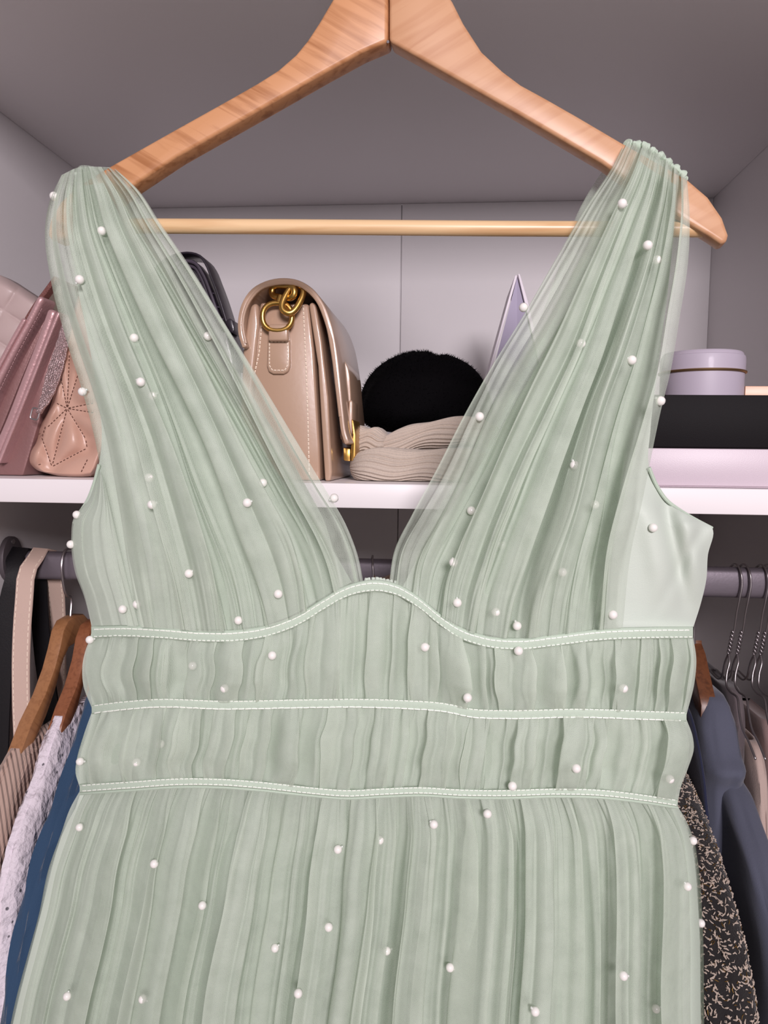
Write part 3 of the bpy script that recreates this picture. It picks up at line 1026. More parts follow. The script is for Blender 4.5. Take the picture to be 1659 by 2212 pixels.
# --- black fluffy hat
M['fur'] = mat('black_plush', (9, 8, 10), .9, spec=.05)
M['visor'] = mat('black_leather_visor', (14, 13, 17), .55)
hat = thing('hat', 'black fluffy peaked cap lying on the cream knit', 'hat', P(912, 935, .75))
hc = P(914, 890, .755)
rx, ry, rz1, rz0 = .0675, .06, .060, .0215
rows = []
for i in range(29):
    th = math.pi * i / 28
    row = []
    for k in range(56):
        ph = 2 * math.pi * k / 56
        sx = abs(math.sin(th)) ** (.95 if th < 1.57 else .6)
        lump = 1 + .05 * math.sin(3 * ph + 1.2) * math.sin(th) + .03 * math.sin(7 * ph + 4 * th)
        z = math.cos(th)
        dip = -.004 * math.exp(-((math.cos(ph) * sx * rx - .013) / .006) ** 2) * max(0, z) ** 4
        row.append((hc.x + rx * sx * math.cos(ph) * lump, hc.y + ry * sx * math.sin(ph) * lump,
                    hc.z + (rz1 if z > 0 else rz0) * math.copysign(abs(z) ** 1.0, z) + dip))
    rows.append(row)
b = MB()
b.grid(np.array(rows), True)
crown = b.build('crown', M['fur'], hat, smooth='all')
fur = MB()
rr = random.Random(5)
fl_ = np.array(rows).reshape(-1, 3)
for q in range(5200):
    i, k = rr.randrange(1, 24), rr.randrange(56)
    p0, p1, p2 = Vector(rows[i][k]), Vector(rows[i][(k + 1) % 56]), Vector(rows[i + 1][k])
    u, v = rr.random(), rr.random()
    p = p0 + (p1 - p0) * u + (p2 - p0) * v
    nn = (p - hc)
    nn.normalize()
    dirn = (nn + Vector((rr.uniform(-.5, .5), rr.uniform(-.5, .5), rr.uniform(-.5, .5)))).normalized()
    w = dirn.orthogonal().normalized() * .0003
    fur.add([p - w, p + w, p + dirn * rr.uniform(.0015, .0036)], [(0, 1, 2)])
fo = fur.build('plush', M['fur'], crown, smooth=False)
fo['kind'] = 'stuff'
vis = []
for i in range(6):
    row = []
    for k in range(21):
        a = math.radians(-165 + 150 * k / 20)
        r = 1.0 + .16 * i / 5
        row.append((hc.x + .022 + .045 * r * math.cos(a), hc.y - .012 + .052 * r * math.sin(a), hc.z - .012 - .006 * (i / 5) ** 1.5 - .004 * abs(math.cos(a))))
    vis.append(row)
v2 = [[(x, y, z - .002) for x, y, z in r] for r in vis]
b = MB()
b.grid(np.array(vis + v2[::-1] + [vis[0]]))
b.build('visor', M['visor'], hat)

# --- cream ribbed knit under the hat
M['knit'] = mat('cream_knit', (192, 178, 165), .95, bump=(900, .6), var=(200, .06), sheen=.2)
knit = thing('knitwear', 'cream ribbed knit folded under the black hat', 'knitwear', onshelf(P(860, 1040, .62)))


def roll(name, path, rY, rZ, ribs, amp, parent, m, nx=60, nth=150, flat=0.0):
    """soft folded roll running along a path, with ribs along its length"""
    p = np.array(path, float)
    t = np.linspace(0, 1, nx)
    c = curve(p, t)
    arr = []
    for i in range(nx):
        end = math.sqrt(max(.02, 1 - (2 * t[i] - 1) ** 8))
        row = []
        for k in range(nth):
            th = 2 * math.pi * k / nth
            r = 1 + amp * (abs(math.cos(ribs * th * .5)) - .5)
            y = math.copysign(abs(math.cos(th)) ** .75, math.cos(th)) * rY * r * end
            z = math.copysign(abs(math.sin(th)) ** .75, math.sin(th)) * rZ * r * end
            wob = .0012 * math.sin(5 * t[i] * 3 + 2 * th)
            row.append((c[i][0], c[i][1] + y, max(c[i][2] + z + wob, Z_SH1 + .0006 + .0003 * math.cos(ribs * th))))
        arr.append(row)
    b = MB()
    b.grid(np.array(arr), True)
    n0 = nth
    b.f.append(tuple(range(nth)))
    b.f.append(tuple(range((nx - 1) * nth, nx * nth)))
    return b.build(name, m, parent, smooth='all')


def pth(l):
    return [tuple(P(*q)) for q in l]


roll('fold', pth([(757, 1008, .612), (800, 1006, .612), (860, 1011, .612), (930, 1009, .612), (1000, 1012, .612), (1080, 1014, .612)]), .036, .0148, 34, .11, knit, M['knit'])
roll('fold', pth([(790, 990, .655), (840, 972, .65), (900, 948, .65), (960, 938, .65), (1030, 935, .65), (1080, 940, .65)]), .034, .0125, 30, .12, knit, M['knit'])
roll('fold', pth([(752, 958, .645), (780, 955, .642), (815, 958, .642), (845, 968, .645)]), .028, .0125, 26, .12, knit, M['knit'])

# --- white card gift bag behind the right strap
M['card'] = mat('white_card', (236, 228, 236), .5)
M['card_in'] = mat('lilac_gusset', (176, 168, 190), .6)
gb = thing('paper_bag', 'white card gift bag with folded gusset beside the right dress strap', 'bag', onshelf(P(1120, 1000, .84)))
ya, yb_ = .84, .95
pxprism('panel', [(1112, 597), (1115, 593), (1117, 598), (1060, 800), (1010, 1005), (1006, 1005), (1056, 799)], ya, yb_, M['card'], gb, .0003)
pxprism('panel', [(1119, 592), (1123, 592), (1140, 650), (1175, 800), (1226, 1005), (1220, 1005), (1168, 800), (1134, 655)], ya - .003, yb_, M['card'], gb, .0003)
b = MB()
t0, t1 = P(1117, 600, ya + .002), onshelf(P(1116, 1005, ya + .018))
l1, r1 = onshelf(P(1012, 1004, ya + .001)), onshelf(P(1220, 1004, ya + .001))
b.add([t0, l1, t1, r1, t0 + Vector((0, .001, 0)), l1 + Vector((0, .001, 0)), t1 + Vector((0, .001, 0)), r1 + Vector((0, .001, 0))],
      [(0, 1, 2), (0, 2, 3), (4, 6, 5), (4, 7, 6), (0, 4, 5, 1), (1, 5, 6, 2), (2, 6, 7, 3), (3, 7, 4, 0)])
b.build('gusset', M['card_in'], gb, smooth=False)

# --- boxes at the right
M['white_box'] = mat('glossy_white_box', (200, 185, 194), .4, var=(12, .03), bump=(1500, .1))
M['black_box'] = mat('matt_black_box', (20, 17, 19), .6, spec=.12, bump=(1500, .15))


def lidded_box(name, label, x0, x1, y0, y1, z0, z1, m, gap):
    t = thing(name, label, 'box', ((x0 + x1) / 2, y0, z0))
    b = MB()
    b.box((x0 + .002, y0 + .002, z0), (x1 - .002, y1 - .002, z1 - .002))
    b.build('base', m, t, bevel=.0008)
    b = MB()
    b.box((x0, y0, z0 + gap), (x1, y1, z1))
    b.build('lid', m, t, bevel=.001)
    return t


zb1 = P(1530, 969, .548).z
zb2 = P(1530, 853, .556).z
xb = P(1345, 1010, .548).x
lidded_box('storage_box', 'flat white glossy box lying on the shelf under the black box', xb, XR - .012, .548, .80, Z_SH1 + .0003, zb1, M['white_box'], .001)
lidded_box('storage_box', 'flat matt black box stacked on the white box', xb + .006, XR - .010, .556, .79, zb1 + .0002, zb2, M['black_box'], .0006)

# --- round tin
M['tin'] = mat('lilac_white_tin', (184, 174, 188), .5, 0, coat=.05)
M['tin_rim'] = mat('brass_rim', (150, 120, 85), .4, .9)
tc_ = P(1516, 800, .665)
tr_ = abs(P(1606, 800, .665).x - tc_.x)
zt = P(1520, 752, .665 - tr_).z
zl = P(1520, 797, .665 - tr_).z
tin = thing('tin', 'round lilac-white tin with brass-edged lid on the black box', 'tin', (tc_.x, tc_.y, zb2))


def lathe(name, prof, m, parent, n=64):
    b = MB()
    b.grid(np.array([[(tc_.x + r * math.cos(2 * math.pi * k / n), tc_.y + r * math.sin(2 * math.pi * k / n), z) for k in range(n)] for r, z in prof]), True)
    return b.build(name, m, parent)


lathe('body', [(0.001, zb2 + .0003), (tr_ * .965, zb2 + .0003), (tr_ * .975, zb2 + .002), (tr_ * .975, zl), (.001, zl)], M['tin'], tin)
ld = lathe('lid', [(.001, zl + .0003), (tr_ * .99, zl + .0003), (tr_ * .99, zt - .006), (tr_ * .975, zt - .0035), (tr_ * .95, zt - .003), (tr_ * .93, zt - .001), (tr_ * .90, zt), (.001, zt)], M['tin'], tin)
b = MB()
b.tube([(tc_.x + tr_ * 1.0 * math.cos(2 * math.pi * k / 64), tc_.y + tr_ * math.sin(2 * math.pi * k / 64), zl) for k in range(64)], .0011, 8, True)
b.build('rim', M['tin_rim'], ld)

# --- small wooden tray at the far right
tray = thing('wooden_tray', 'low pinkish wooden tray beside the tin at the right edge', 'tray', (XR - .03, .66, zb2))
x0, x1, y0, y1 = P(1606, 840, .665).x, XR - .004, .665, .76
x0 = max(x0, tc_.x + tr_ + .0022)
zt2 = P(1640, 834, .665).z
M['wood_tray'] = wood_mat('pink_wood', (214, 160, 128), (236, 190, 160), 0)
b = MB()
b.box((x0, y0, zb2 + .0003), (x1, y1, zb2 + .003))
b.build('base', M['wood_tray'], tray, bevel=.0005)
for lo, hi in (((x0, y0, zb2 + .003), (x1, y0 + .006, zt2)), ((x0, y1 - .006, zb2 + .003), (x1, y1, zt2)),
               ((x0, y0 + .006, zb2 + .003), (x0 + .006, y1 - .006, zt2)), ((x1 - .006, y0 + .006, zb2 + .003), (x1, y1 - .006, zt2))):
    b = MB()
    b.box(lo, hi)
    b.build('side', M['wood_tray'], tray, bevel=.0006)

# --- pale quilted bag, far left
M['pale_quilt'] = mat('greige_quilted_leather', (184, 164, 160), .42, bump=(300, .08))
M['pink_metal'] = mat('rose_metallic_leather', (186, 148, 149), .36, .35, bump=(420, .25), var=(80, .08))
M['pink_shaded'] = mat('rose_leather_shaded', (138, 102, 100), .42, .25, bump=(420, .2))  # same rose leather, shading of the right-hand faces put into the colour
M['glitter'] = mat('brown_glitter', (130, 84, 78), .5, .3, bump=(1800, 1.0, 1), var=(1500, .5))
M['pouch_in'] = mat('grey_lining', (96, 86, 76), .8)
pq = thing('handbag', 'pale greige quilted bag at far left behind the rose metallic bag', 'handbag', onshelf(P(30, 1000, .73)))
o3, eu = P(20, 800, .722), Vector((.80, 0, -.60))
corner = [P(-70, 590, .722), P(2, 594, .722), P(60, 628, .722), P(150, 690, .722)]
ang = math.radians(33)
gx, gz = np.meshgrid(np.linspace(-95, 190, 110), np.linspace(570, 1010, 150))
top = np.interp(gx, [-95, 0, 20, 75, 130, 190], [600, 594, 604, 640, 690, 760])
fr = (gz - 570) / 440
gy = top + (1005 - top) * fr
ca, sa = math.cos(ang), math.sin(ang)
a_ = (gx * ca + gy * sa) / 62
b_ = (-gx * sa + gy * ca) / 62
puff = (np.abs(np.sin(np.pi * a_)) * np.abs(np.sin(np.pi * b_))) ** .45
edge = np.clip(np.minimum(fr / .06, 1), 0, 1)
pts3 = PN(gx, gy, .722 + .012 * (1 - edge) ** 2 - .0055 * puff)
pts3[..., 2] = np.maximum(pts3[..., 2], Z_SH1 + .0004)
bk = pts3.copy()
bk[..., 1] = .748
b = MB()
b.grid(pts3)
b.grid(bk)
r_, c_ = pts3.shape[:2]
N0 = r_ * c_
for seq in ([(0, k) for k in range(c_)], [(k, c_ - 1) for k in range(r_)], [(r_ - 1, k) for k in range(c_)], [(k, 0) for k in range(r_)]):
    for (i0, j0), (i1, j1) in zip(seq[:-1], seq[1:]):
        p, q = i0 * c_ + j0, i1 * c_ + j1
        b.f.append((p, q, N0 + q, N0 + p))
# keep it off the wardrobe side
xs = [v[0] for v in b.v]
sh_ = max(0, XL + .003 - min(xs))
if sh_ > 0:
    b.v = [(max(v[0], XL + .003), v[1], v[2]) for v in b.v]
b.build('quilted_panel', M['pale_quilt'], pq, smooth='all')

# --- rose metallic bag, seen end-on
pk = thing('handbag', 'rose-pink metallic leather bag with folded gussets leaning left', 'handbag', onshelf(P(20, 1030, .62)))


def slat(name, cl, half, y0, y1, m, parent, bevel=.003):
    c = curve(cl, np.linspace(0, 1, 24))
    t = np.gradient(c, axis=0)
    t /= np.linalg.norm(t, axis=1)[:, None]
    nn = np.stack([-t[:, 1], t[:, 0]], 1) * half
    return pxprism(name, [tuple(q) for q in c + nn] + [tuple(q) for q in (c - nn)[::-1]], y0, y1, m, parent, bevel, 3, 60)


g1 = slat('flap_panel', [(88, 640), (60, 695), (20, 768), (-20, 850), (-50, 930)], 8, .585, .69, M['pink_metal'], pk)
slat('flap_edge', [(52, 688), (20, 745), (-15, 812), (-50, 890)], 5, .583, .69, M['pink_metal'], pk, .0015)
g2 = slat('gusset_panel', [(112, 668), (88, 735), (55, 820), (18, 915), (-20, 1000)], 10, .580, .69, M['pink_metal'], pk)
slat('gusset_edge', [(126, 674), (100, 738), (68, 820), (32, 910), (-5, 1000)], 4, .578, .69, M['pink_metal'], pk, .0012)
pxprism('body', [(126, 684), (134, 690), (113, 800), (86, 905), (58, 1000), (50, 1034), (-40, 1034), (-6, 990), (36, 900), (74, 812), (104, 738)], .590, .69, M['pink_shaded'], pk, .003)
pxprism('inner_side', [(96, 650), (110, 662), (84, 730), (46, 820), (8, 915), (-30, 1005), (-60, 1005), (-40, 910), (0, 820), (40, 745), (72, 690)], .600, .69, M['pink_shaded'], pk, .002)
slat('glitter_trim', [(120, 598), (98, 628), (76, 658), (56, 690)], 5, .596, .69, M['glitter'], pk, .001)
pxprism('pouch_lining', [(120, 606), (132, 620), (134, 680), (122, 676), (96, 648)], .604, .69, M['pouch_in'], pk, .001)
dashes([(92, 664), (70, 705), (34, 772), (-4, 850)], .5845, 7, 3, 1.0, .0005).build('panel_stitching', M['pink_metal'], g1)

# --- glittering woven strap with square buckle
M['sparkle'] = mat('silver_sparkle_mesh', (196, 172, 172), .25, .9, bump=(1600, 1.0, 1), var=(1400, .45))
gs = thing('chain_strap', 'sparkling silver-rose mesh strap with small square buckle, hanging between two pink bags', 'strap', onshelf(P(80, 905, .574)))
for k in range(7):
    w = -14 + 28 * k / 6
    c = curve([(150 + w * .7, 686), (136 + w * .8, 740), (116 + w, 810), (100 + w * .7, 860), (84 + w * .28, 892)], np.linspace(0, 1, 26))
    b = MB()
    b.tube([P(x, y, .575 - .0022 * math.cos((k - 3) * .4) + .0004 * math.sin(q * 1.6 + k)) for q, (x, y) in enumerate(c)],
           [.0010 + .0003 * math.sin(q * 2.1 + k) for q in range(26)], 7)
    b.build('strand', M['sparkle'], gs)
b = MB()
b.tube(ring_pts(76, 894, 8.5, 12, math.radians(15), .574, p=5), .0007, 8, True)
b.build('buckle', M['wire'], gs)

# --- star-stitched quilted bag
M['blush'] = mat('blush_quilted_leather', (194, 155, 137), .38, bump=(420, .12), var=(25, .03))
sq = thing('handbag', 'blush quilted leather bag with star-shaped brown stitching', 'handbag', onshelf(P(140, 1030, .62)))
qL = [(168, 640), (146, 720), (122, 820), (108, 880), (86, 925), (78, 955), (66, 978), (64, 998), (78, 1014), (100, 1022)]
qR = [(214, 640), (226, 720), (238, 820), (240, 880), (236, 940), (226, 980), (214, 1010), (196, 1030)]
qT = [(168, 640), (190, 632), (214, 640)]
qB = [(100, 1022), (140, 1031), (170, 1034), (196, 1030)]
star = [((145, 882), e_) for e_ in ((128, 800), (168, 810), (116, 868), (100, 925), (112, 1008), (185, 948), (205, 870), (205, 892), (150, 760))]
star += [((112, 1008), (188, 968)), ((112, 1008), (90, 945)), ((90, 945), (100, 915)), ((80, 940), (88, 936)), ((80, 1005), (90, 1002)), ((188, 968), (185, 948)),
         ((190, 990), (172, 1026))]


def seg_dist(x, y, a, c):
    ax, ay = a
    dx, dy = c[0] - ax, c[1] - ay
    t = np.clip(((x - ax) * dx + (y - ay) * dy) / (dx * dx + dy * dy), 0, 1)
    return np.hypot(x - ax - t * dx, y - ay - t * dy)


def star_y(x, y, u=None, v=None):
    d = np.ones(np.shape(x))
    for a, c in star[:-1]:
        d = d * (1 - np.exp(-(seg_dist(x, y, a, c) / 15.0) ** 1.5))
    return .580 - .0085 * d ** .8


S, V = np.meshgrid(np.linspace(0, 1, 110), np.linspace(0, 1, 170))
q = coons(qT, qB, qL, qR, S, V)
ed = np.minimum(np.minimum(S, 1 - S) / .12, np.minimum(V / .04, (1 - V) / .05))
rim_ = np.clip(1 - ed, 0, 1)
Y = star_y(q[..., 0], q[..., 1]) + .016 * rim_ ** 2.5
pts3 = PN(q[..., 0], q[..., 1], Y)
pts3[..., 2] = np.maximum(pts3[..., 2], Z_SH1 + .0004)
bk = pts3.copy()
bk[..., 1] = .685
bk = bk[::6, ::6]
b = MB()
b.grid(pts3)
ringi = ([(0, k) for k in range(110)] + [(k, 109) for k in range(1, 170)] + [(169, k) for k in range(108, -1, -1)] + [(k, 0) for k in range(168, 0, -1)])
base = len(b.v)
for (i, j) in ringi:
    p = pts3[i, j]
    b.v.append((p[0], .685, p[2]))
m_ = len(ringi)
for k in range(m_):
    k2 = (k + 1) % m_
    p, p2 = ringi[k], ringi[k2]
    b.f.append((p[0] * 110 + p[1], p2[0] * 110 + p2[1], base + k2, base + k))
b.f.append(tuple(range(base, base + m_)))
qp = b.build('quilted_end', M['blush'], sq, smooth='all')
for (a, c) in star:
    n_ = max(3, int(math.hypot(c[0] - a[0], c[1] - a[1]) / 4))
    pl = [(a[0] + (c[0] - a[0]) * k / n_, a[1] + (c[1] - a[1]) * k / n_) for k in range(n_ + 1)]
    dd = dashes(pl, lambda x, y: float(star_y(np.array(x), np.array(y))) - .0006, 5.2, 3.0, .9, .0003)
    if dd.v:
        so = dd.build('stitching', M['brown_thread'], qp)

# ------------------------------------------------------------------ things hanging under the shelf
def arm_path(pts, X):
    return [(p.y, p.z) for p in (PX(x, y, X) for x, y in pts)]


def wood_hanger(label, X, pts, m, dark=None, group=None):
    up = arm_path(pts, X)
    up[0] = (YROD, up[0][1])
    full = [(2 * YROD - y, z) for y, z in up[:0:-1]] + up
    low = [(y, z - (.030 if abs(y - YROD) < .03 else .024)) for y, z in full]
    t = thing('clothes_hanger', label, 'hanger', (X, YROD, up[0][1]), group)
    b = MB()
    poly = full + low[::-1]
    b.prism([(X - .0075, y, z) for y, z in poly], [(X + .0075, y, z) for y, z in poly])
    b.build('yoke', m, t, bevel=.002, seg=2, sharp=50)
    b = MB()
    zn = up[0][1]
    hk = [(YROD, zn - .004), (YROD, zn + .022), (YROD - .004, Z_ROD - .034), (YROD - .0145, Z_ROD - .012), (YROD - .0155, Z_ROD + .006), (YROD - .009, Z_ROD + .0175),
          (YROD, Z_ROD + .0195), (YROD + .009, Z_ROD + .0175), (YROD + .0135, Z_ROD + .008)]
    c = curve(hk, np.linspace(0, 1, 40))
    b.tube([(X, y, z) for y, z in c], .0015, 8)
    b.build('hook', M['wire'], t)
    return t


def garment(name, label, cat, X, w, pts, m, yback=None, z_end=.98, ribs=0, fold=.0015, seed=1, part='body', parent=None, rough_n=0.0, plane=None, ns=70):
    """garment on a hanger seen end-on: front profile from pixels on the plane x = plane (default X)"""
    pr = arm_path(pts, X if plane is None else plane)
    pr.append((pr[-1][0], z_end))
    c = curve(pr, np.linspace(0, 1, ns))
    yb = YROD + .16 if yback is None else yback
    r = np.random.default_rng(seed)
    cs = [(1, None), (1, .10), (1, .06), (1, .035), (.98, .02), (.9, .010), (.78, .005), (.6, .002), (.4, .0006), (.2, 0), (0, 0)]
    cs = cs + [(-a, b_) for a, b_ in cs[-2::-1]]
    if ribs:
        fine = []
        for (a0, b0), (a1, b1) in zip(cs[:-1], cs[1:]):
            if b0 is None or b1 is None:
                fine.append((a0, b0))
                continue
            for k in range(6):
                fine.append((a0 + (a1 - a0) * k / 6, b0 + (b1 - b0) * k / 6))
        fine.append(cs[-1])
        cs = fine
    ph = r.uniform(0, 6.28, 6)
    rows = []
    for i in range(ns):
        y0, z0 = c[i]
        tpr = min(1, .55 + i / (ns * .08) * .45)
        row = []
        for j, (a, d) in enumerate(cs):
            yy = yb if d is None else min(y0 + d * (1 if i > 2 else .6), yb - .001)
            s_ = i / ns
            off = fold * math.sin(7 * a + 9 * s_ + ph[0]) + fold * .7 * math.sin(13 * a - 22 * s_ + ph[1])
            off *= min(1, i / 7)
            if d is None:
                off = 0
            rb = (.0005 * math.cos(j * math.pi)) if ribs else 0
            row.append((X + a * w * tpr + off * .6 + (rb * np.sign(a) if d else 0), yy + off + (rough_n * r.normal() if d is not None else 0) + rb, z0))
        rows.append(row)
    b = MB()
    b.grid(np.array(rows))
    # close the top, the bottom and the back
    k = len(cs)
    b.f.append(tuple(range(k)))
    b.f.append(tuple(range((ns - 1) * k, ns * k)))
    for i in range(ns - 1):
        b.f.append((i * k, (i + 1) * k, (i + 2) * k - 1, (i + 1) * k - 1))
    if parent is None:
        parent = thing(name, label, cat, (X, YROD - .05, z_end))
    b.build(part, m, parent, smooth='soft')
    return parent, rows


def fabric(name, rgb, scale=900, strength=.3, rough=.9, sheen=.2, var=.05):
    return mat(name, rgb, rough, bump=(scale, strength), var=(40, var), sheen=sheen)


M['ribtop'] = fabric('greige_rib_knit', (192, 164, 150))
M['blue'] = fabric('petrol_blue_crepe', (44, 72, 102), 1200, .4)
M['greyblue'] = fabric('slate_blue_wool', (84, 87, 103), 1500, .3)
M['tweed'] = fabric('black_boucle', (26, 22, 22), 700, 1.0, var=.3)
M['cream_yarn'] = mat('cream_yarn', (188, 172, 158), .9)
M['gold_yarn'] = mat('gold_lurex', (190, 150, 84), .3, .9)
M['darkgrey'] = fabric('taupe_jersey', (96, 86, 88))
M['taupe'] = fabric('rose_beige_jersey', (150, 126, 122))
M['creamtop'] = fabric('cream_jersey', (190, 168, 158))
M['navy'] = fabric('navy_jersey', (24, 30, 58))
M['tan'] = fabric('tan_knit', (150, 118, 96))
M['blackleather'] = mat('black_leather', (20, 19, 22), .38, bump=(500, .15))
M['blackfab'] = fabric('black_wool', (16, 15, 17))
M['nude'] = mat('nude_leather', (206, 180, 166), .45, bump=(600, .1), var=(30, .03))

# fine ribs of the greige top
nt = M['ribtop'].node_tree
wv_ = nt.nodes.new('ShaderNodeTexWave')
wv_.wave_type = 'BANDS'
wv_.bands_direction = 'DIAGONAL'
wv_.inputs['Scale'].default_value = 75
tq = nt.nodes.new('ShaderNodeTexCoord')
mpn = nt.nodes.new('ShaderNodeMapping')
mpn.inputs['Scale'].default_value = (1.5, 1.2, .15)
nt.links.new(tq.outputs['Object'], mpn.inputs['Vector'])
nt.links.new(mpn.outputs['Vector'], wv_.inputs['Vector'])
bq = nt.nodes.new('ShaderNodeBump')
bq.inputs['Strength'].default_value = .9
bq.inputs['Distance'].default_value = .0015
nt.links.new(wv_.outputs['Fac'], bq.inputs['Height'])
nt.links.new(bq.outputs['Normal'], nt.nodes['Principled BSDF'].inputs['Normal'])

# eyelet cotton: raised embroidery and small punched holes
m = mat('white_broderie', (226, 216, 224), .85)
nt = m.node_tree
bs = nt.nodes['Principled BSDF']
tcn = nt.nodes.new('ShaderNodeTexCoord')
vo = nt.nodes.new('ShaderNodeTexVoronoi')
vo.inputs['Scale'].default_value = 85
nt.links.new(tcn.outputs['Object'], vo.inputs['Vector'])
rp_ = nt.nodes.new('ShaderNodeValToRGB')
els = rp_.color_ramp.elements
els[0].position, els[0].color = .10, (.15, .14, .16, 1)
els[1].position, els[1].color = .15, (*lin((230, 220, 228)), 1)
nt.links.new(vo.outputs['Distance'], rp_.inputs['Fac'])
nt.links.new(rp_.outputs['Color'], bs.inputs['Base Color'])
no = nt.nodes.new('ShaderNodeTexNoise')
no.inputs['Scale'].default_value = 160
no.inputs['Detail'].default_value = 3
nt.links.new(tcn.outputs['Object'], no.inputs['Vector'])
mxm = nt.nodes.new('ShaderNodeMath')
mxm.operation = 'ADD'
nt.links.new(vo.outputs['Distance'], mxm.inputs[0])
nt.links.new(no.outputs['Fac'], mxm.inputs[1])
bp_ = nt.nodes.new('ShaderNodeBump')
bp_.inputs['Strength'].default_value = .8
bp_.inputs['Distance'].default_value = .004
nt.links.new(mxm.outputs[0], bp_.inputs['Height'])
nt.links.new(bp_.outputs['Normal'], bs.inputs['Normal'])
M['eyelet'] = m

# left: three wooden hangers with tops
X1 = P(152, 1335, YROD).x
X2 = P(201, 1340, YROD).x
X3 = P(238, 1345, YROD).x
wood_hanger('light wooden hanger nearest the pale strap, carrying the ribbed greige top', X1,
            [(152, 1330), (135, 1340), (124, 1362), (116, 1400), (104, 1445), (84, 1500), (55, 1560), (30, 1625), (20, 1650)], M['wood_rack'])
wood_hanger('wooden hanger carrying the white eyelet blouse', X2,
            [(201, 1338), (186, 1350), (176, 1378), (168, 1425), (152, 1482), (132, 1530), (122, 1560), (117, 1576)], M['wood_dark'])
wood_hanger('reddish wooden hanger inside the blue blouse at the dress waist', X3,
            [(238, 1345), (226, 1360), (216, 1400), (206, 1450), (199, 1505), (196, 1522)], M['wood_dark'])
garment('top', 'greige ribbed knit top on the light wooden hanger', 'top', X1, .0125,
        [(31, 1618), (10, 1662), (-14, 1725), (-40, 1830), (-70, 1950), (-85, 2100), (-90, 2260)], M['ribtop'], ribs=1, seed=3)
garment('blouse', 'white eyelet-embroidered cotton blouse between ribbed top and blue blouse', 'blouse', X2, .0105,
        [(124, 1548), (104, 1604), (80, 1680), (52, 1755), (26, 1840), (8, 1930), (-4, 2050), (-10, 2230)], M['eyelet'], fold=.0016, seed=5, rough_n=.0006, ns=110)
pb, _ = garment('blouse', 'petrol blue crepe blouse touching the left side of the dress', 'blouse', X3 + .008, .013,
        [(199, 1496), (184, 1560), (150, 1680), (120, 1770), (92, 1860), (68, 1960), (48, 2060), (30, 2150), (18, 2260)], M['blue'], fold=.0028, seed=9)
garment('x', '', '', X3 + .024, .008, [(212, 1575), (196, 1640), (170, 1730), (142, 1820), (112, 1920), (84, 2030), (60, 2150), (48, 2260)], M['blue'], fold=.002, seed=12,
        part='sleeve', parent=pb)

# left: straps looped over the rail
def strap(name, label, front, back, wpx, m, thick, Ytop, xtop, stitch=None):
    t = thing(name, label, 'strap', (xtop, YROD, Z_ROD))
    z = Z_ROD + .0172 + thick / 2
    over = []
    for a in (170, 150, 120, 90, 60, 30, 10):
        over.append((xtop + .002 * math.cos(math.radians(a)), YROD - .0115 * -math.cos(math.radians(a)), Z_ROD + .008 + (.0095 + thick / 2) * math.sin(math.radians(a))))
    pts = [tuple(P(*q)) for q in front][::-1] + over + [tuple(P(*q)) for q in back]
    c = curve(pts, np.linspace(0, 1, 90))
    b = MB()
    b.ribbon([tuple(q) for q in c], (wpx, 0, 0), thick)
    o = b.build('band', m, t)
    if stitch:
        for sg in (-1, 1):
            sb = MB()
            k = 0
            while k < 86:
                for _ in (0,):
                    p0, p1 = Vector(c[k]), Vector(c[k + 1])
                    d = p1 - p0
                    nrm = d.normalized().cross(Vector((1, 0, 0)))
                    for ss in (-1, 1):
                        for h in (0, .5):
                            q0 = p0 + d * (h + .05) + Vector((sg * wpx * .38, 0, 0)) + nrm * ss * (thick * .5 + .0002)
                            q1 = p0 + d * (h + .38) + Vector((sg * wpx * .38, 0, 0)) + nrm * ss * (thick * .5 + .0002)
                            w_ = Vector((.0004, 0, 0))
                            sb.add([q0 - w_, q0 + w_, q1 + w_, q1 - w_], [(0, 1, 2, 3)])
                k += 1
            so = sb.build('stitching', stitch, o, smooth=False)
            so['kind'] = 'stuff'
    return t


xa = P(48, 1190, YROD).x
strap('bag_strap', 'wide black leather strap looped over the rail at the left wall',
      [(34, 1230, .772), (18, 1300, .768), (10, 1400, .764), (2, 1550, .760), (-4, 1750, .758), (-6, 2000, .756), (-8, 2300, .755)],
      [(80, 1240, .806), (84, 1300, .81), (94, 1420, .81), (112, 1550, .81), (125, 1750, .81), (130, 2200, .81)], .022, M['blackleather'], .0028, .79, xa)
xa = P(92, 1195, YROD).x
strap('bag_strap', 'nude leather strap with stitched edges looped over the rail', 
      [(62, 1226, .768), (52, 1300, .758), (46, 1400, .750), (46, 1520, .745), (52, 1640, .742), (62, 1760, .742), (70, 2000, .742), (76, 2300, .742)],
      [(118, 1250, .812), (124, 1330, .83), (126, 1420, .84), (122, 1600, .85), (118, 2200, .85)], .0205, M['nude'], .0026, .79, xa, M['cream_thread'])

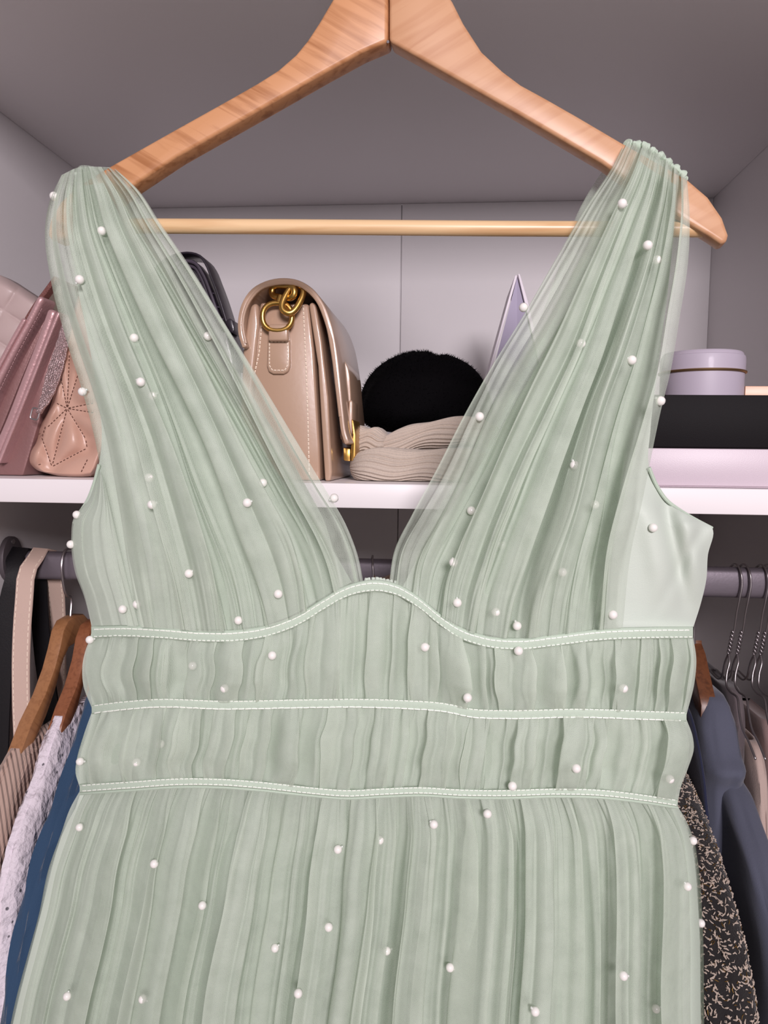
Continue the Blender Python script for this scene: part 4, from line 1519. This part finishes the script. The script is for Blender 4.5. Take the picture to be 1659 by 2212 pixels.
# right: jackets
X4 = P(1500, 1385, YROD).x
wood_hanger('dark wooden hanger carrying the slate blue jacket', X4,
            [(1490, 1375), (1500, 1390), (1508, 1412), (1516, 1450), (1527, 1500), (1532, 1525)], M['wood_walnut'])
jk, _ = garment('jacket', 'slate blue wool jacket on dark wooden hanger right of the dress', 'jacket', X4 + .0085, .0190,
        [(1529, 1506), (1536, 1535), (1543, 1590), (1551, 1640), (1560, 1672), (1552, 1700), (1551, 1780), (1552, 1900), (1554, 2050), (1556, 2250)], M['greyblue'], fold=.0010, seed=21, plane=X4)
garment('x', '', '', X4 + .018, .014, [(1582, 1676), (1600, 1712), (1626, 1785), (1655, 1870), (1676, 1950), (1700, 2050), (1706, 2250)], M['greyblue'], fold=.001, seed=22, part='sleeve', parent=jk,
        yback=.76, plane=X4 + .019)
garment('x', '', '', X4 + .021, .015, [(1640, 1852), (1662, 1880), (1688, 1950), (1708, 2040), (1716, 2130), (1720, 2250)], M['greyblue'], fold=.001, seed=23, part='sleeve_fold', parent=jk,
        yback=.74, plane=X4 + .023)
XT = X4 - .0435
tw, rows = garment('jacket', 'black boucle tweed jacket with cream and gold flecks beside the skirt', 'jacket', XT, .021,
        [(1478, 1640), (1492, 1680), (1520, 1750), (1552, 1835), (1582, 1920), (1610, 2015), (1630, 2100), (1646, 2200), (1652, 2260)], M['tweed'], fold=.0015, seed=31,
        plane=XT + .019, rough_n=.0004, ns=90)
# yarn flecks
R_ = np.array(rows)
rr = random.Random(8)
fb, gbm = MB(), MB()
ns_, nc_ = R_.shape[:2]
for q in range(3000):
    i, j = rr.randrange(0, ns_ - 2), rr.randrange(3, nc_ - 4)
    u, v = rr.random(), rr.random()
    p = (R_[i, j] * (1 - u) + R_[i, j + 1] * u) * (1 - v) + (R_[i + 1, j] * (1 - u) + R_[i + 1, j + 1] * u) * v
    if p[2] < 1.08:
        continue
    e1 = Vector(R_[i, j + 1] - R_[i, j]).normalized()
    e2 = Vector(R_[i + 1, j] - R_[i, j]).normalized()
    nn = e1.cross(e2)
    if nn.length < 1e-6:
        continue
    nn.normalize()
    if nn.y > 0:
        nn = -nn
    a = rr.choice((0, 0, 1.57, .8, -.8)) + rr.uniform(-.5, .5)
    d = e1 * math.cos(a) + e2 * math.sin(a)
    d2 = nn.cross(d)
    L = rr.uniform(.0012, .0046)
    gold = rr.random() < .18
    r = rr.uniform(.00025, .0004) if gold else rr.uniform(.0003, .0009)
    p = Vector(p) + nn * .0004
    bend = rr.uniform(-.5, .5) * L
    (gbm if gold else fb).tube([p - d * L * .5, p + d2 * bend * .5 + nn * r * .8, p + d * L * .5 + d2 * bend * -.2], [r * .5, r, r * .5], 5)
o = fb.build('cream_flecks', M['cream_yarn'], tw)
o['kind'] = 'stuff'
o = gbm.build('gold_flecks', M['gold_yarn'], tw)
o['kind'] = 'stuff'
XN = X4 - .0105
garment('top', 'navy top just visible between tweed jacket and wooden hanger', 'top', X4 - .0168, .003,
        [(1484, 1525), (1494, 1550), (1506, 1600), (1520, 1680), (1530, 1780), (1540, 2000), (1545, 2250)], M['navy'], fold=.0003, seed=40)

# right: wire hangers, one built, the rest copied
hook_px = 1587
XW = P(hook_px, 1240, YROD).x


def wire_parts():
    hk = [tuple(P(1597, 1262, YROD + .0125)), (XW - .002, YROD + .0115, Z_ROD + .010), (XW, YROD + .006, Z_ROD + .0175), (XW + .001, YROD - .003, Z_ROD + .0185), (XW + .002, YROD - .0105, Z_ROD + .012), (XW + .003, YROD - .0125, Z_ROD),
          (XW + .0015, YROD - .012, Z_ROD - .015), tuple(P(1592, 1320, .781)), tuple(P(1585, 1365, .786)), tuple(P(1580, 1384, .788))]
    c = curve(hk, np.linspace(0, 1, 50))
    b = MB()
    b.tube([tuple(q) for q in c], .0011, 7)
    tw0, tw1 = P(1584, 1362, .787), P(1574, 1412, .79)
    for ph in (0, math.pi):
        pts = []
        for k in range(40):
            t = k / 39
            p = tw0.lerp(tw1, t)
            a = ph + t * math.pi * 2 * 3.2
            pts.append(p + Vector((math.cos(a) * .0014, math.sin(a) * .0014, 0)))
        b.tube(pts, .0011, 6)
    b2 = MB()
    fa = curve([tuple(tw1)] + [tuple(P(*q)) for q in ((1576, 1428, .785), (1570, 1455, .782), (1569, 1478, .778), (1577, 1494, .765), (1592, 1506, .75), (1597, 1540, .735), (1604, 1575, .72), (1618, 1604, .705), (1632, 1640, .69))], np.linspace(0, 1, 50))
    b2.tube([tuple(q) for q in fa], .0011, 7)
    ba = curve([tuple(tw1)] + [tuple(P(*q)) for q in ((1568, 1424, .795), (1563, 1445, .80), (1560, 1460, .81), (1551, 1466, .825), (1540, 1456, .84), (1530, 1446, .86), (1520, 1470, .90), (1505, 1500, .96))], np.linspace(0, 1, 50))
    b3 = MB()
    b3.tube([tuple(q) for q in ba], .0011, 7)
    return b.mesh('hook', 'all'), b2.mesh('front_arm', 'all'), b3.mesh('rear_arm', 'all')


wm = wire_parts()
for me in wm:
    me.materials.append(M['wire'])
WIRES = [(hook_px, 'wire hanger nearest the slate blue jacket, first of the wire hangers'),
         (1606, 'second wire hanger from the slate blue jacket'),
         (1643, 'third wire hanger from the slate blue jacket'),
         (1657, 'fourth wire hanger from the jacket, at the right edge'),
         (803, 'wire hanger hooked on the rail in the gap of the V neckline')]
for k, (px, lab) in enumerate(WIRES):
    dx = P(px, 1240, YROD).x - XW
    t = thing('wire_hanger', lab, 'hanger', (XW + dx, YROD, Z_ROD), 'wire hangers on the rail')
    for nm, me in zip(('hook', 'front_arm', 'rear_arm'), wm):
        o = bpy.data.objects.new(nm, me)
        COL.objects.link(o)
        o.parent = t
        o.location = (-XW, -YROD, -Z_ROD)

garment('top', 'dark taupe jersey top on the first wire hanger', 'top', XW + .006, .0085,
        [(1556, 1470), (1572, 1478), (1588, 1494), (1597, 1530), (1600, 1570), (1598, 1620), (1596, 1700), (1596, 1800), (1596, 2250)], M['darkgrey'], fold=.0006, seed=50)
tp, _ = garment('top', 'cream top with navy trim between taupe and rose-beige tops', 'top', XW + .0225, .0075,
        [(1610, 1604), (1622, 1598), (1634, 1612), (1645, 1660), (1652, 1750), (1656, 1900), (1658, 2250)], M['creamtop'], fold=.0006, seed=51, yback=.86)
b = MB()
c = curve([(1612, 1668, .80), (1616, 1645, .80), (1626, 1625, .795), (1640, 1616, .785)], np.linspace(0, 1, 20))
b.tube([tuple(P(*q) + Vector((-.0015, 0, 0))) for q in c], .0011, 6)
b.build('navy_trim', M['navy'], tp)
garment('top', 'rose-beige jersey top at the right edge under the last wire hangers', 'top', XW + .043, .0105,
        [(1652, 1552), (1664, 1556), (1676, 1590), (1684, 1660), (1700, 1780), (1708, 2250)], M['taupe'], fold=.0008, seed=52, yback=.86)
XV = P(812, 1262, YROD).x
tnz = P(830, 1243, YROD).z
b = MB()
rows = []
for i in range(40):
    s_ = i / 39
    z = tnz - .55 * s_ ** 1.6
    half = .010 + .16 * min(1, s_ ** .8 * 1.4)
    row = []
    for k in range(40):
        a = 2 * math.pi * k / 40
        wx = .016 * (1 + .2 * math.sin(3 * a + 6 * s_))
        row.append((XV + .010 + wx * math.cos(a), YROD + half * math.sin(a), z + (.003 * math.sin(4 * a) if i < 3 else 0)))
    rows.append(row)
b.grid(np.array(rows), True)
b.f.append(tuple(range(40)))
tt = thing('top', 'tan knit top just visible at the bottom of the V neckline', 'top', (XV + .01, YROD, tnz - .5))
b.build('body', M['tan'], tt, smooth='all')
